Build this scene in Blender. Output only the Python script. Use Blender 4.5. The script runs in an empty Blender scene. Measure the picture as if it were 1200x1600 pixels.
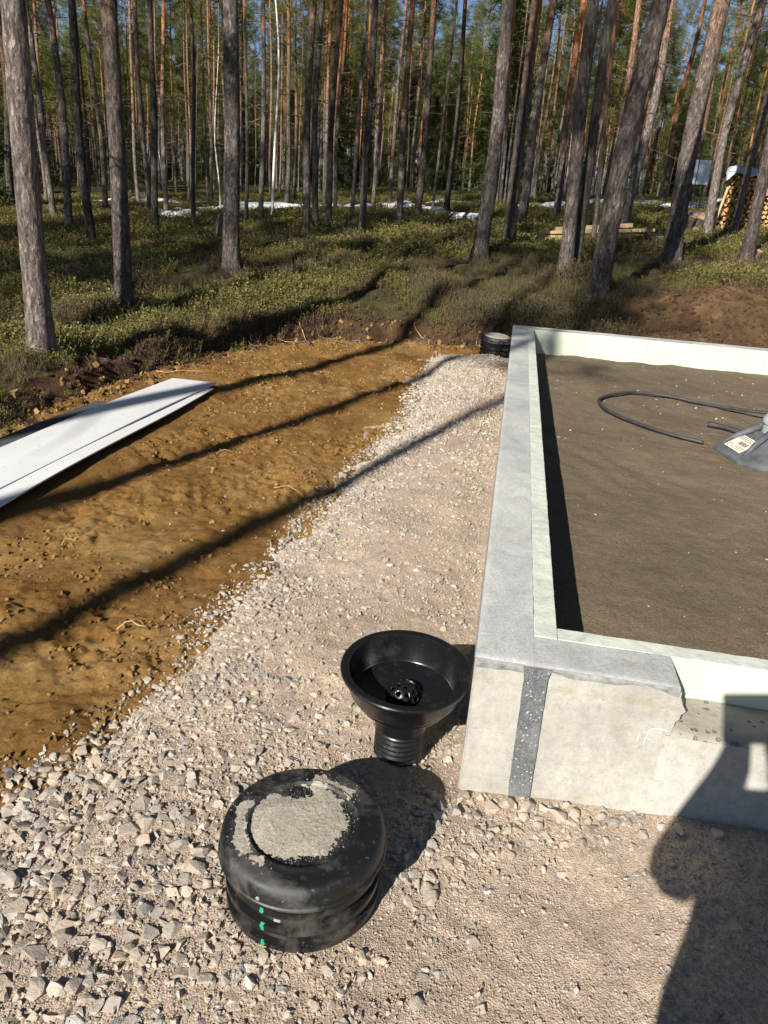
import bpy, bmesh, math, random
import numpy as np
from mathutils import Vector, Matrix, Euler
rnd = random.Random(7); rng = np.random.default_rng(11)
scene = bpy.context.scene
COL = scene.collection
PI = math.pi

# ------------------------------------------------------------------ camera, sky, sun
CAM = np.array([-0.0201, -1.8089, 1.6])
YAW, PITCH, ROLL, FPX = -0.1452, 0.3850, 0.0739, 1181.2
FW = np.array([math.sin(YAW)*math.cos(PITCH), math.cos(YAW)*math.cos(PITCH), -math.sin(PITCH)])
_r = np.array([math.cos(YAW), -math.sin(YAW), 0]); _u = np.cross(_r, FW)
RT = _r*math.cos(ROLL)+_u*math.sin(ROLL); UP = -_r*math.sin(ROLL)+_u*math.cos(ROLL)
cd = bpy.data.cameras.new('camera'); cam = bpy.data.objects.new('camera', cd); COL.objects.link(cam)
cam.matrix_world = Matrix(((RT[0], UP[0], -FW[0], CAM[0]), (RT[1], UP[1], -FW[1], CAM[1]), (RT[2], UP[2], -FW[2], CAM[2]), (0, 0, 0, 1)))
cd.sensor_fit = 'VERTICAL'; cd.sensor_height = 36; cd.lens = FPX/1600*36
cd.clip_start = 0.03; cd.clip_end = 3000
scene.camera = cam
AZ, EL = math.radians(20.8), math.radians(30.6)
SUND = Vector((math.sin(AZ)*math.cos(EL), math.cos(AZ)*math.cos(EL), -math.sin(EL)))
sl = bpy.data.lights.new('sun', 'SUN'); sl.energy = 5.0; sl.angle = math.radians(0.45); sl.color = (1.0, 0.945, 0.86)
so = bpy.data.objects.new('sun', sl); COL.objects.link(so); so.rotation_euler = SUND.to_track_quat('-Z', 'Y').to_euler(); so.location = (-8, -15, 20)
w = bpy.data.worlds.new('World'); scene.world = w; w.use_nodes = True
nt = w.node_tree; nt.nodes.clear()
sky = nt.nodes.new('ShaderNodeTexSky'); sky.sky_type = 'NISHITA'; sky.sun_disc = False
sky.sun_elevation = EL; sky.sun_rotation = AZ+PI; sky.air_density = 0.7; sky.dust_density = 0.1; sky.ozone_density = 2.0
bg = nt.nodes.new('ShaderNodeBackground'); bg.inputs[1].default_value = 0.05
wo = nt.nodes.new('ShaderNodeOutputWorld'); nt.links.new(sky.outputs[0], bg.inputs[0]); nt.links.new(bg.outputs[0], wo.inputs[0])
scene.render.engine = 'CYCLES'
vs = scene.view_settings; vs.view_transform = 'Standard'; vs.look = 'None'; vs.exposure = 0.9; vs.gamma = 1; vs.use_curve_mapping = False
scene.render.resolution_x = 768; scene.render.resolution_y = 1024

# ------------------------------------------------------------------ helpers
def mesh_obj(name, V, F, mats=None, parent=None, smooth=False, loc=None, kind=None):
    me = bpy.data.meshes.new(name)
    me.from_pydata([tuple(map(float, v)) for v in V] if not isinstance(V, np.ndarray) else V.tolist(), [], F if not isinstance(F, np.ndarray) else F.tolist())
    me.update()
    if smooth: me.polygons.foreach_set('use_smooth', [True]*len(me.polygons))
    return link(name, me, mats, parent, loc, kind)
def link(name, me, mats=None, parent=None, loc=None, kind=None):
    o = bpy.data.objects.new(name, me); COL.objects.link(o)
    if mats is not None:
        for m in (mats if isinstance(mats, (list, tuple)) else [mats]):
            if me is not None and m.name not in [q.name for q in me.materials if q]: me.materials.append(m)
    if parent is not None: o.parent = parent
    if loc is not None: o.location = loc
    if kind: o['kind'] = kind
    return o
def tag(o, label, cat, group=None):
    o['label'] = label; o['category'] = cat
    if group: o['group'] = group
    return o
def empty(name, loc=(0, 0, 0), rz=0, label=None, cat=None, group=None):
    o = bpy.data.objects.new(name, None); COL.objects.link(o); o.location = loc; o.rotation_euler = (0, 0, rz); o.empty_display_size = .1
    if label: tag(o, label, cat, group)
    return o
def bm_obj(name, bm, mats, parent=None, smooth=False, loc=None, kind=None):
    me = bpy.data.meshes.new(name); bm.to_mesh(me); bm.free()
    if smooth: me.polygons.foreach_set('use_smooth', [True]*len(me.polygons))
    return link(name, me, mats, parent, loc, kind)
def smooth_angle(o, a=35):
    me = o.data
    me.polygons.foreach_set('use_smooth', [True]*len(me.polygons))
    try: me.set_sharp_from_angle(angle=math.radians(a))
    except Exception: pass
def lathe(profile, n=64, closed=False):
    V = []; F = []
    for (r, z) in profile:
        for k in range(n):
            a = 2*PI*k/n; V.append((r*math.cos(a), r*math.sin(a), z))
    m = len(profile)
    for i in range(m-1 if not closed else m):
        j = (i+1) % m
        for k in range(n):
            k2 = (k+1) % n; F.append((i*n+k, i*n+k2, j*n+k2, j*n+k))
    return V, F
def tube(pts, radii, n=8, cap=True):
    V = []; F = []; pts = [Vector(p) for p in pts]; prev = None
    for i, p in enumerate(pts):
        t = (pts[min(i+1, len(pts)-1)]-pts[max(i-1, 0)]).normalized()
        if prev is None:
            a = Vector((0, 0, 1)) if abs(t.z) < .9 else Vector((1, 0, 0)); x = t.cross(a).normalized()
        else: x = (prev-t*prev.dot(t)).normalized()
        prev = x; y = t.cross(x); r = radii[i] if hasattr(radii, '__len__') else radii
        for k in range(n):
            a = 2*PI*k/n; V.append(p+x*(r*math.cos(a))+y*(r*math.sin(a)))
    for i in range(len(pts)-1):
        for k in range(n):
            k2 = (k+1) % n; F.append((i*n+k, i*n+k2, (i+1)*n+k2, (i+1)*n+k))
    if cap: F.append(tuple(range(n-1, -1, -1))); F.append(tuple(range((len(pts)-1)*n, len(pts)*n)))
    return V, F
def spline(P, n=10):
    P = [Vector(p) for p in P]; out = []
    for i in range(len(P)-1):
        p0 = P[max(i-1, 0)]; p1 = P[i]; p2 = P[i+1]; p3 = P[min(i+2, len(P)-1)]
        for k in range(n):
            t = k/n; out.append(.5*((2*p1)+(p2-p0)*t+(2*p0-5*p1+4*p2-p3)*t*t+(3*p1-p0-3*p2+p3)*t**3))
    return out+[P[-1]]
def box_bm(x0, x1, y0, y1, z0, z1, bev=0.004, seg=1):
    bm = bmesh.new(); bmesh.ops.create_cube(bm, size=1)
    for v in bm.verts: v.co = Vector((x0+(v.co.x+.5)*(x1-x0), y0+(v.co.y+.5)*(y1-y0), z0+(v.co.z+.5)*(z1-z0)))
    if bev: bmesh.ops.bevel(bm, geom=bm.edges[:], offset=bev, segments=seg, affect='EDGES')
    return bm

# numpy lattice noise
def _h(i, j, s):
    n = (i.astype(np.int64)*374761393+j.astype(np.int64)*668265263+s*974634777) & 0xffffffff
    n = ((n ^ (n >> 13))*1274126177) & 0xffffffff
    n = ((n ^ (n >> 16))*2246822519) & 0xffffffff
    return ((n ^ (n >> 15)) & 0xffff)/65535.0
def vn(x, y, s=0):
    xi = np.floor(x); yi = np.floor(y); fx = x-xi; fy = y-yi
    fx = fx*fx*fx*(fx*(fx*6-15)+10); fy = fy*fy*fy*(fy*(fy*6-15)+10)
    a = _h(xi, yi, s); b = _h(xi+1, yi, s); c = _h(xi, yi+1, s); d = _h(xi+1, yi+1, s)
    return (a*(1-fx)+b*fx)*(1-fy)+(c*(1-fx)+d*fx)*fy
def fbm(x, y, wl, oct=4, s=0, gain=.5):
    t = 0; a = 1; tot = 0; f = 1/wl
    for o in range(oct):
        ca, sa = math.cos(.7*o+.3), math.sin(.7*o+.3)
        t = t+a*(vn((x*ca-y*sa)*f+17.3*o, (x*sa+y*ca)*f-9.1*o, s+o)-.5)*2; tot += a; a *= gain; f *= 2.03
    return t/tot
def ss(a, b, x):
    t = np.clip((x-a)/(b-a), 0, 1); return t*t*(3-2*t)

# ------------------------------------------------------------------ terrain functions
EDGE = np.array([(-7, -14), (-4.9, -4), (-3.9, .5), (-3.50, 2.76), (-3.55, 3.63), (-3.30, 4.64), (-3.24, 6.17), (-2.69, 6.98), (-2.2, 7.55), (-1.27, 7.9), (-.44, 8.0), (.15, 7.95), (.8, 7.35), (2, 7.25), (4, 7.3), (12, 7.6)])
def sdist(x, y):
    best = np.full(x.shape, 1e9); sg = np.zeros(x.shape)
    for (ax, ay), (bx, by) in zip(EDGE[:-1], EDGE[1:]):
        dx, dy = bx-ax, by-ay; t = np.clip(((x-ax)*dx+(y-ay)*dy)/(dx*dx+dy*dy), 0, 1)
        ex, ey = x-ax-t*dx, y-ay-t*dy; d = np.hypot(ex, ey); c = dx*(y-ay)-dy*(x-ax)
        m = d < best; best = np.where(m, d, best); sg = np.where(m, np.sign(c), sg)
    return best*sg
def edgeB(x, y): return sdist(x, y)+.16*fbm(x, y, .9, 4, 3)+.05*fbm(x, y, .15, 3, 5)
def plane(x, y):
    s = .02+.069*x+.064*y; s = .5*(s+np.sqrt(s*s+.004)); return 4.5*np.tanh(s/4.5)
def z_forest(x, y, B=None):
    if B is None: B = edgeB(x, y)
    hum = .17*fbm(x, y, 1.3, 3, 21)+.06*fbm(x, y, .4, 3, 22)
    zp = plane(x, y)+hum*ss(.1, .6, B)+.03; lp = np.clip(zp, 0, .17)+.04*fbm(x, y, .45, 3, 26)
    wid = 1.1+.5*ss(-3, -1.5, x)
    back = ss(.5, 1.5, x)*ss(0, .4, B)*(1-ss(.8, 2.2, B))*(.06+.1*fbm(x, y, .5, 4, 24))
    lip = .05*ss(.05, .3, B)*(1-ss(.35, .9, B))*(.6+.8*fbm(x, y, .6, 2, 25))
    return -.10+(.10+lp)*ss(-.02, .22, B)+(zp-lp)*ss(.1, 1., B/wid)+back+lip
def sand_relief(x, y):
    big = .045*fbm(x, y, 1.6, 3, 31)
    track = .012*np.sin((x*.93-y*.37+.25*fbm(x, y, 1.2, 2, 32))*9)*ss(.0, .5, fbm(x, y, 1.4, 2, 33)+.3)
    m = fbm(x, y, .22, 4, 34); clod = .032*np.maximum(m, 0)**1.3-.045*np.maximum(-m-.14, 0)
    rg = 1-np.abs(fbm(x, y, .09, 3, 37)); fine = (.021*fbm(x, y, .055, 3, 35)+.012*(rg-.75))*(.35+.9*ss(-.2, .4, fbm(x, y, .5, 3, 36)))
    return big+track+clod+fine
def z_sand(x, y, B=None):
    if B is None: B = edgeB(x, y)
    pm_ = ss(-3.4, -3.1, x)*(1-ss(-2.5, -2.25, x))*(1-ss(4.5, 4.8, y)); berm = .05*(1-pm_)*ss(-.55, -.05, B)*(.5+.7*fbm(x, y, .5, 3, 38))
    return -.045+sand_relief(x, y)*(1-.75*pm_)+.014*pm_+berm-.6*np.maximum(B-.02, 0)
GE = np.array([(-3.2, -9), (-1.9, -3), (-1.45, -1.4), (-1.24, -.42), (-1.19, -.2), (-1.10, .07), (-1.02, .41), (-.985, 1.04), (-.95, 1.65), (-.92, 2.6), (-.74, 3.98), (-.74, 6.8), (-.6, 9)])
def gravG(x, y): return x-np.interp(y, GE[:, 1], GE[:, 0])+.07*fbm(x, y, .45, 3, 41)+.03*fbm(x, y, .1, 2, 42)
def z_gravel(x, y):
    G = gravG(x, y)
    z = -.085+.075*ss(-.14, .1, G)+.045*ss(.05, .5, G)
    z = z+.022*fbm(x, y, .5, 3, 43)+.007*fbm(x, y, .09, 3, 44)+.003*fbm(x, y, .03, 2, 45)
    z = z-.03*ss(.0, .25, -np.abs(x+.02)+.22)*ss(-.2, .1, y)
    z = z+.012*np.exp(-(((x+.33)**2+(y+.72)**2)/.09))+.02*ss(.4, 1., x)*(1-ss(0, .3, y))
    z = z-.01*np.exp(-((x-.1)**2+(y+.02)**2)/.03)
    z = z+.05*ss(5.2, 6.9, y)-.3*ss(7.0, 7.7, y+.1*fbm(x, y, .5, 2, 47))
    inside = ss(.03, .09, x)*ss(.03, .09, y)*(1-ss(7.0, 7.2, y))
    return z-.3*inside
def z_fill(x, y): return .014*fbm(x, y, .3, 3, 55)*np.exp(-np.minimum(np.minimum(x-.2277, y-.2277), 6.665-y)/.12)+.203+.003*y+.012*fbm(x, y, .9, 3, 51)+.003*np.sin((x*.95+y*.3+.2*fbm(x, y, .8, 2, 56))*26)*ss(-.1, .3, fbm(x, y, 1.3, 2, 57))+.005*fbm(x, y, .12, 3, 52)+.0025*fbm(x, y, .035, 2, 53)
def z_ground_any(x, y):
    x = np.asarray(x, float); y = np.asarray(y, float); B = edgeB(x, y)
    return np.maximum(np.maximum(z_forest(x, y, B), z_sand(x, y, B)), z_gravel(x, y))
def zat(x, y): return float(z_ground_any(np.array([x]), np.array([y]))[0])
def zfor(x, y): return float(z_forest(np.array([x]), np.array([y]))[0])

def axis(a, b, c, step, grow, lo, hi):
    """graded coordinates: even steps between a and b around c, then growing out to lo / hi"""
    v = list(np.arange(a, b, step)); s = step; x = v[-1]
    while x < hi: s *= grow; x += s; v.append(min(x, hi))
    s = step; x = v[0]; pre = []
    while x > lo: s *= grow; x -= s; pre.append(max(x, lo))
    return np.array(pre[::-1]+v)
def grid_obj(name, xs, ys, zf, mat, kind='structure', attrs=None, keep=None):
    X, Y = np.meshgrid(xs, ys); Z = zf(X, Y); n, m = X.shape
    V = np.stack([X.ravel(), Y.ravel(), Z.ravel()], 1)
    idx = np.arange(n*m).reshape(n, m)
    F = np.stack([idx[:-1, :-1].ravel(), idx[:-1, 1:].ravel(), idx[1:, 1:].ravel(), idx[1:, :-1].ravel()], 1)
    if keep is not None:
        K = keep(X, Y).ravel(); F = F[K[F].any(1)]
        used = np.zeros(n*m, bool); used[F.ravel()] = True; remap = np.cumsum(used)-1; V = V[used]; F = remap[F]
    else: used = np.ones(n*m, bool)
    me = bpy.data.meshes.new(name); me.vertices.add(len(V)); me.vertices.foreach_set('co', V.ravel().astype(np.float32))
    me.loops.add(F.size); me.loops.foreach_set('vertex_index', F.ravel().astype(np.int32))
    me.polygons.add(len(F)); me.polygons.foreach_set('loop_start', np.arange(0, F.size, 4, dtype=np.int32)); me.polygons.foreach_set('loop_total', np.full(len(F), 4, np.int32))
    me.update(calc_edges=True); me.polygons.foreach_set('use_smooth', np.ones(len(F), bool))
    for an, fn in (attrs or {}).items():
        at = me.attributes.new(an, 'FLOAT', 'POINT'); at.data.foreach_set('value', fn(X, Y).ravel()[used].astype(np.float32))
    return link(name, me, mat, kind=kind)

# ------------------------------------------------------------------ material node helper
class M:
    def __init__(s, name, rough=.8, spec=.3):
        s.m = bpy.data.materials.new(name); s.m.use_nodes = True; s.t = s.m.node_tree; s.n = s.t.nodes; s.l = s.t.links
        s.b = s.n['Principled BSDF']; s.b.inputs['Roughness'].default_value = rough; s.b.inputs['Specular IOR Level'].default_value = spec
        s.tc = s.n.new('ShaderNodeTexCoord'); s.co = s.tc.outputs['Object']; s.hh = None
    def map(s, scale=(1, 1, 1), rot=(0, 0, 0), src=None):
        n = s.n.new('ShaderNodeMapping'); n.inputs['Scale'].default_value = scale; n.inputs['Rotation'].default_value = rot
        s.l.new(src or s.co, n.inputs['Vector']); return n.outputs[0]
    def noise(s, scale, detail=4, rough=.55, co=None, dist=0, out='Fac'):
        n = s.n.new('ShaderNodeTexNoise'); n.inputs['Scale'].default_value = scale; n.inputs['Detail'].default_value = detail
        n.inputs['Roughness'].default_value = rough; n.inputs['Distortion'].default_value = dist; s.l.new(co or s.co, n.inputs['Vector']); return n.outputs[out]
    def vor(s, scale, feat='F1', co=None, out='Distance', rnd_=1):
        n = s.n.new('ShaderNodeTexVoronoi'); n.feature = feat; n.inputs['Scale'].default_value = scale; n.inputs['Randomness'].default_value = rnd_
        s.l.new(co or s.co, n.inputs['Vector']); return n.outputs[out]
    def ramp(s, f, stops, interp='LINEAR'):
        n = s.n.new('ShaderNodeValToRGB'); n.color_ramp.interpolation = interp; e = n.color_ramp.elements
        while len(e) < len(stops): e.new(.5)
        for k, (p, c) in enumerate(stops):
            e[k].position = p; e[k].color = (c if len(c) == 4 else (*c, 1)) if hasattr(c, '__len__') else (c, c, c, 1)
        s.l.new(f, n.inputs[0]); return n.outputs[0]
    def mix(s, f, a, b, mode='MIX'):
        n = s.n.new('ShaderNodeMix'); n.data_type = 'RGBA'; n.blend_type = mode; n.clamp_factor = True
        for i, v in ((0, f), (6, a), (7, b)):
            if hasattr(v, 'is_output') or isinstance(v, bpy.types.NodeSocket): s.l.new(v, n.inputs[i])
            elif i == 0: n.inputs[0].default_value = v
            else: n.inputs[i].default_value = (*v, 1) if len(v) == 3 else v
        return n.outputs[2]
    def math(s, op, a, b=0., c=None):
        n = s.n.new('ShaderNodeMath'); n.operation = op
        for i, v in enumerate((a, b, c)):
            if v is None: continue
            if isinstance(v, bpy.types.NodeSocket): s.l.new(v, n.inputs[i])
            else: n.inputs[i].default_value = v
        return n.outputs[0]
    def noise_warp(s, k):
        n = s.n.new('ShaderNodeVectorMath'); n.operation = 'MULTIPLY_ADD'; s.l.new(s.noise(9, 3, .6, out='Color'), n.inputs[0]); n.inputs[1].default_value = (k*.2,)*3; s.l.new(s.co, n.inputs[2]); return n.outputs[0]
    def attr(s, name):
        n = s.n.new('ShaderNodeAttribute'); n.attribute_name = name; return n.outputs['Fac']
    def rand(s): return s.n.new('ShaderNodeObjectInfo').outputs['Random']
    def sep(s, co=None):
        n = s.n.new('ShaderNodeSeparateXYZ'); s.l.new(co or s.co, n.inputs[0]); return n.outputs
    def pos(s): return s.n.new('ShaderNodeNewGeometry').outputs['Position']
    def col(s, c):
        if isinstance(c, bpy.types.NodeSocket): s.l.new(c, s.b.inputs['Base Color'])
        else: s.b.inputs['Base Color'].default_value = (*c, 1)
        return s
    def rough(s, f): s.l.new(f, s.b.inputs['Roughness']); return s
    def bump(s, h, strength=.5, dist=.01):
        n = s.n.new('ShaderNodeBump'); n.inputs['Strength'].default_value = strength; n.inputs['Distance'].default_value = dist
        s.l.new(h, n.inputs['Height'])
        if s.hh is not None: s.l.new(s.hh, n.inputs['Normal'])
        s.hh = n.outputs[0]; s.l.new(s.hh, s.b.inputs['Normal']); return s
    def translucent(s, c, f=.3):
        t = s.n.new('ShaderNodeBsdfTranslucent'); mx = s.n.new('ShaderNodeMixShader'); mx.inputs[0].default_value = f
        if isinstance(c, bpy.types.NodeSocket): s.l.new(c, t.inputs[0])
        else: t.inputs[0].default_value = (*c, 1)
        s.l.new(s.b.outputs[0], mx.inputs[1]); s.l.new(t.outputs[0], mx.inputs[2]); s.l.new(mx.outputs[0], s.n['Material Output'].inputs[0]); return s

# ------------------------------------------------------------------ materials
def mk_sand():
    a = M('ochre_soil', .95, .1)
    c = a.ramp(a.noise(1.3, 6, .62), [(.30, (.225, .115, .033)), (.48, (.335, .178, .055)), (.60, (.43, .248, .086)), (.74, (.55, .37, .165))])
    g = a.ramp(a.noise(60, 5, .7), [(.3, .62), (.5, 1.), (.72, 1.25)])
    c = a.mix(1, c, g, 'MULTIPLY')
    c = a.mix(a.ramp(a.noise(7, 5, .7), [(.56, 0), (.66, .75)]), c, (.36, .235, .105))
    c = a.mix(a.ramp(a.noise(3.1, 5, .6, dist=.6), [(.28, .6), (.38, 0)]), c, (.11, .06, .022))
    a.col(c).bump(a.noise(18, 8, .85), 1., .06).bump(a.noise(110, 5, .8), 1., .02); return a.m
def mk_gravel():
    a = M('crushed_gravel_fines', .95, .12)
    c = a.ramp(a.noise(2.2, 5, .6), [(.3, (.325, .248, .185)), (.5, (.415, .322, .245)), (.7, (.495, .39, .30))])
    sp = a.vor(130, out='Color'); v = a.ramp(sp, [(0, .62), (.45, .95), (.8, 1.15), (1, 1.5)])
    c = a.mix(.75, c, v, 'MULTIPLY')
    g = a.ramp(a.noise(300, 3, .7), [(.3, .75), (.7, 1.2)]); c = a.mix(1, c, g, 'MULTIPLY')
    a.col(c).bump(a.noise(45, 5, .75), .3, .007).bump(a.vor(210), .6, .005).bump(a.noise(420, 3, .75), .6, .003); return a.m
def mk_fill():
    a = M('damp_sand_fill', .95, .12)
    c = a.ramp(a.noise(1.1, 7, .7, dist=.8), [(.3, (.115, .088, .058)), (.55, (.155, .12, .08)), (.75, (.205, .158, .107))])
    v = a.ramp(a.vor(150, out='Color'), [(0, .6), (.5, 1), (.93, 1.2), (1, 2.6)]); c = a.mix(.8, c, v, 'MULTIPLY')
    a.col(c).bump(a.noise(7, 6, .7), .5, .03).bump(a.vor(110), .3, .006).bump(a.noise(260, 4, .8), .8, .004); return a.m
def mk_forest():
    a = M('forest_floor_humus', .95, .08)
    moss = a.ramp(a.noise(3, 5, .65), [(.3, (.035, .030, .014)), (.55, (.072, .062, .025)), (.75, (.12, .09, .04))])
    soil = a.ramp(a.noise(5, 6, .7), [(.3, (.040, .023, .014)), (.5, (.085, .050, .028)), (.66, (.13, .075, .042)), (.8, (.22, .14, .075))])
    f = a.ramp(a.math('ADD', a.attr('B'), a.math('MULTIPLY', a.noise(2.5, 4), .6)), [(.50, 0), (.85, 1)])
    c = a.mix(f, soil, moss)
    c = a.mix(a.ramp(a.attr('earth'), [(.3, 0), (.7, .92)]), c, a.ramp(a.noise(4, 6, .7), [(.3, (.055, .034, .02)), (.5, (.12, .072, .04)), (.64, (.19, .115, .06)), (.78, (.33, .22, .12))]))
    a.col(c).bump(a.noise(14, 6, .75), 1., .05).bump(a.noise(90, 5, .75), .8, .012); return a.m
def mk_stone():
    a = M('granite_stone', .8, .25); r = a.rand()
    c = a.ramp(r, [(0, (.28, .265, .24)), (.16, (.38, .345, .295)), (.32, (.22, .21, .198)), (.46, (.36, .33, .285)), (.60, (.30, .275, .245)), (.72, (.16, .157, .152)), (.84, (.36, .28, .205)), (.92, (.45, .43, .40))], 'CONSTANT')
    n = a.noise(26, 5, .7, co=a.map(src=a.pos())); c = a.mix(1, c, a.ramp(n, [(.3, .6), (.5, 1.), (.7, 1.35)]), 'MULTIPLY')
    sp = a.noise(170, 3, .7, co=a.pos()); c = a.mix(.8, c, a.ramp(sp, [(.34, .45), (.45, 1), (.62, 1.), (.7, 1.5)]), 'MULTIPLY')
    d = a.ramp(a.noise(9, 4, .6, co=a.pos()), [(.38, .1), (.60, .85)]); c = a.mix(d, c, (.385, .315, .24))
    a.col(c).bump(a.noise(60, 4, .7, co=a.pos()), .6, .006).bump(a.noise(240, 3, .7, co=a.pos()), .4, .002); return a.m
def mk_clod():
    a = M('soil_clod', .95, .1); r = a.rand()
    c = a.ramp(r, [(0, (.18, .098, .03)), (.4, (.27, .15, .05)), (.75, (.35, .21, .075)), (1, (.42, .27, .11))])
    a.col(a.mix(1, c, a.ramp(a.noise(70, 4, .7), [(.3, .6), (.7, 1.3)]), 'MULTIPLY')).bump(a.noise(80, 5, .7), .8, .01); return a.m
def mk_concrete():
    a = M('cast_concrete', .85, .25)
    c = a.ramp(a.noise(3.2, 7, .62, dist=.3), [(.3, (.265, .256, .225)), (.5, (.34, .33, .294)), (.7, (.40, .388, .348))])
    st = a.noise(5, 5, .6, co=a.map((6, 6, .8))); c = a.mix(1, c, a.ramp(st, [(.3, .92), (.55, 1.01), (.75, 1.04)]), 'MULTIPLY'); c = a.mix(1, c, a.ramp(a.noise(28, 6, .75), [(.3, .80), (.5, 1), (.7, 1.13)]), 'MULTIPLY')
    c = a.mix(a.ramp(a.noise(9, 6, .7), [(.57, 0), (.7, .6)]), c, (.36, .30, .205))
    c = a.mix(a.ramp(a.noise(1.7, 6, .7, dist=.5), [(.52, 0), (.66, .45)]), c, (.30, .29, .25)); z = a.sep(); band = a.ramp(a.math('ADD', a.math('MULTIPLY', a.math('ABSOLUTE', a.math('SUBTRACT', z['Z'], .40)), 14), a.math('MULTIPLY', a.noise(14, 6, .75), 1.1)), [(.50, .55), (.75, 0)])
    c = a.mix(band, c, (.30, .25, .16))
    pore = a.ramp(a.vor(33), [(.05, 0), (.085, 1)]); sel = a.ramp(a.vor(33, out='Color'), [(.84, 1), (.86, 0)])
    pm = a.math('MAXIMUM', pore, sel); c = a.mix(pm, (.13, .115, .09), c); c = a.mix(1, c, a.ramp(a.noise(150, 4, .8), [(.32, .72), (.45, 1), (.6, 1.), (.72, 1.12)]), 'MULTIPLY'); c = a.mix(a.ramp(a.noise(55, 3, .6), [(.69, 0), (.73, .65)]), c, (.15, .13, .095))
    
    a.col(c).bump(pm, .5, .004).bump(a.noise(40, 6, .7), .4, .006).bump(a.noise(300, 3, .6), .25, .0015); return a.m
def mk_rough_concrete():
    a = M('pitted_concrete', .92, .2)
    c = a.ramp(a.noise(6, 6, .65), [(.3, (.22, .20, .16)), (.5, (.30, .28, .23)), (.72, (.38, .355, .30))])
    pore = a.ramp(a.vor(42), [(.24, 0), (.32, 1)]); sel = a.ramp(a.vor(42, out='Color'), [(.40, 0), (.42, 1)]); pm = a.math('MAXIMUM', pore, sel)
    c = a.mix(pm, (.19, .172, .14), c)
    a.col(c).bump(pm, .8, .012).bump(a.noise(60, 6, .75), .7, .008).bump(a.noise(260, 3, .7), .5, .003); return a.m
def mk_screed():
    a = M('trowelled_levelling_screed', .72, .3)
    c = a.ramp(a.noise(2.6, 6, .6, dist=.6), [(.3, (.33, .33, .32)), (.5, (.425, .423, .41)), (.7, (.52, .515, .495))])
    sw = a.noise(9, 7, .7, co=a.map((1.0, .55, 1), (0, 0, .5)), dist=.9); c = a.mix(1, c, a.ramp(sw, [(.3, .86), (.5, 1), (.7, 1.10)]), 'MULTIPLY'); c = a.mix(1, c, a.ramp(a.noise(110, 5, .8), [(.3, .72), (.5, 1), (.7, 1.18)]), 'MULTIPLY')
    sc = a.ramp(a.noise(26, 6, .75, co=a.map((1, .3, 1), (0, 0, -.6)), dist=2.5), [(.56, 0), (.66, .5)]); c = a.mix(sc, c, (.27, .28, .29))
    c = a.mix(a.ramp(a.noise(5, 5, .65), [(.58, 0), (.72, .5)]), c, (.52, .48, .40))
    a.col(c).bump(sw, .5, .006).bump(a.noise(60, 6, .75), .5, .005).bump(a.noise(240, 4, .7), .4, .0015); return a.m
def mk_insul():
    a = M('pale_green_foam_board', .8, .25)
    c = a.ramp(a.noise(2.5, 5, .6), [(.3, (.43, .465, .37)), (.6, (.495, .53, .425)), (.8, (.52, .55, .465))])
    c = a.mix(a.ramp(a.noise(18, 6, .75, co=a.map((1, 1, .6))), [(.60, 0), (.70, .55)]), c, (.46, .44, .37))
    c = a.mix(a.ramp(a.noise(4, 5, .7, dist=1.), [(.60, 0), (.72, .45)]), c, (.52, .50, .43))
    a.col(c).bump(a.noise(30, 5, .7), .2, .005).bump(a.noise(220, 3, .7), .3, .0015); return a.m
def mk_insul_top():
    a = M('smeared_foam_edge', .85, .2)
    c = a.ramp(a.noise(9, 7, .7, dist=1.2), [(.3, (.40, .41, .37)), (.5, (.52, .54, .47)), (.72, (.62, .65, .55))])
    c = a.mix(a.ramp(a.noise(40, 5, .75, dist=1.), [(.55, 0), (.68, .5)]), c, (.36, .36, .34))
    a.col(c).bump(a.noise(35, 6, .75, dist=.8), .6, .006); return a.m
def mk_bitumen():
    a = M('speckled_bitumen', .75, .35)
    v = a.vor(260); c = a.ramp(a.vor(260, out='Color'), [(0, (.075, .08, .083)), (.5, (.115, .12, .123)), (.8, (.17, .175, .178)), (.88, (.40, .40, .39))], 'CONSTANT')
    c = a.mix(a.ramp(a.noise(11, 5, .6), [(.45, 0), (.75, .6)]), c, (.21, .215, .215))
    a.col(c).bump(v, .35, .002); return a.m
def mk_black(name='black_polyethylene', r=.34, dust=.35, dustc=(.27, .235, .19)):
    a = M(name, r, .5)
    f = a.ramp(a.noise(7, 7, .72, dist=.3), [(.47 if dust > .6 else .52, 0), (.78, dust)]); sp = a.ramp(a.noise(55, 5, .75), [(.62, 0), (.72, dust*1.2)])
    fm = a.math('MAXIMUM', f, sp); sc = a.ramp(a.noise(16, 5, .6, co=a.map((1, 12, 3), (0, 0, .9))), [(.70, 0), (.73, dust*.6)])
    fm = a.math('MAXIMUM', fm, sc)
    a.col(a.mix(fm, (.007, .007, .0075), dustc)); a.rough(a.ramp(fm, [(0, r), (.5, .85)])); a.bump(a.noise(90, 4, .6), .08, .002); return a.m
def mk_dirt():
    a = M('dried_sand_on_lid', .95, .1)
    c = a.ramp(a.noise(16, 5, .65), [(.3, (.27, .245, .20)), (.6, (.36, .32, .26)), (.8, (.45, .38, .29))])
    v = a.ramp(a.vor(260, out='Color'), [(0, .6), (.5, 1), (1, 1.35)]); c = a.mix(.6, c, v, 'MULTIPLY')
    a.col(c).bump(a.noise(200, 4, .75), .7, .004); return a.m
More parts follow.
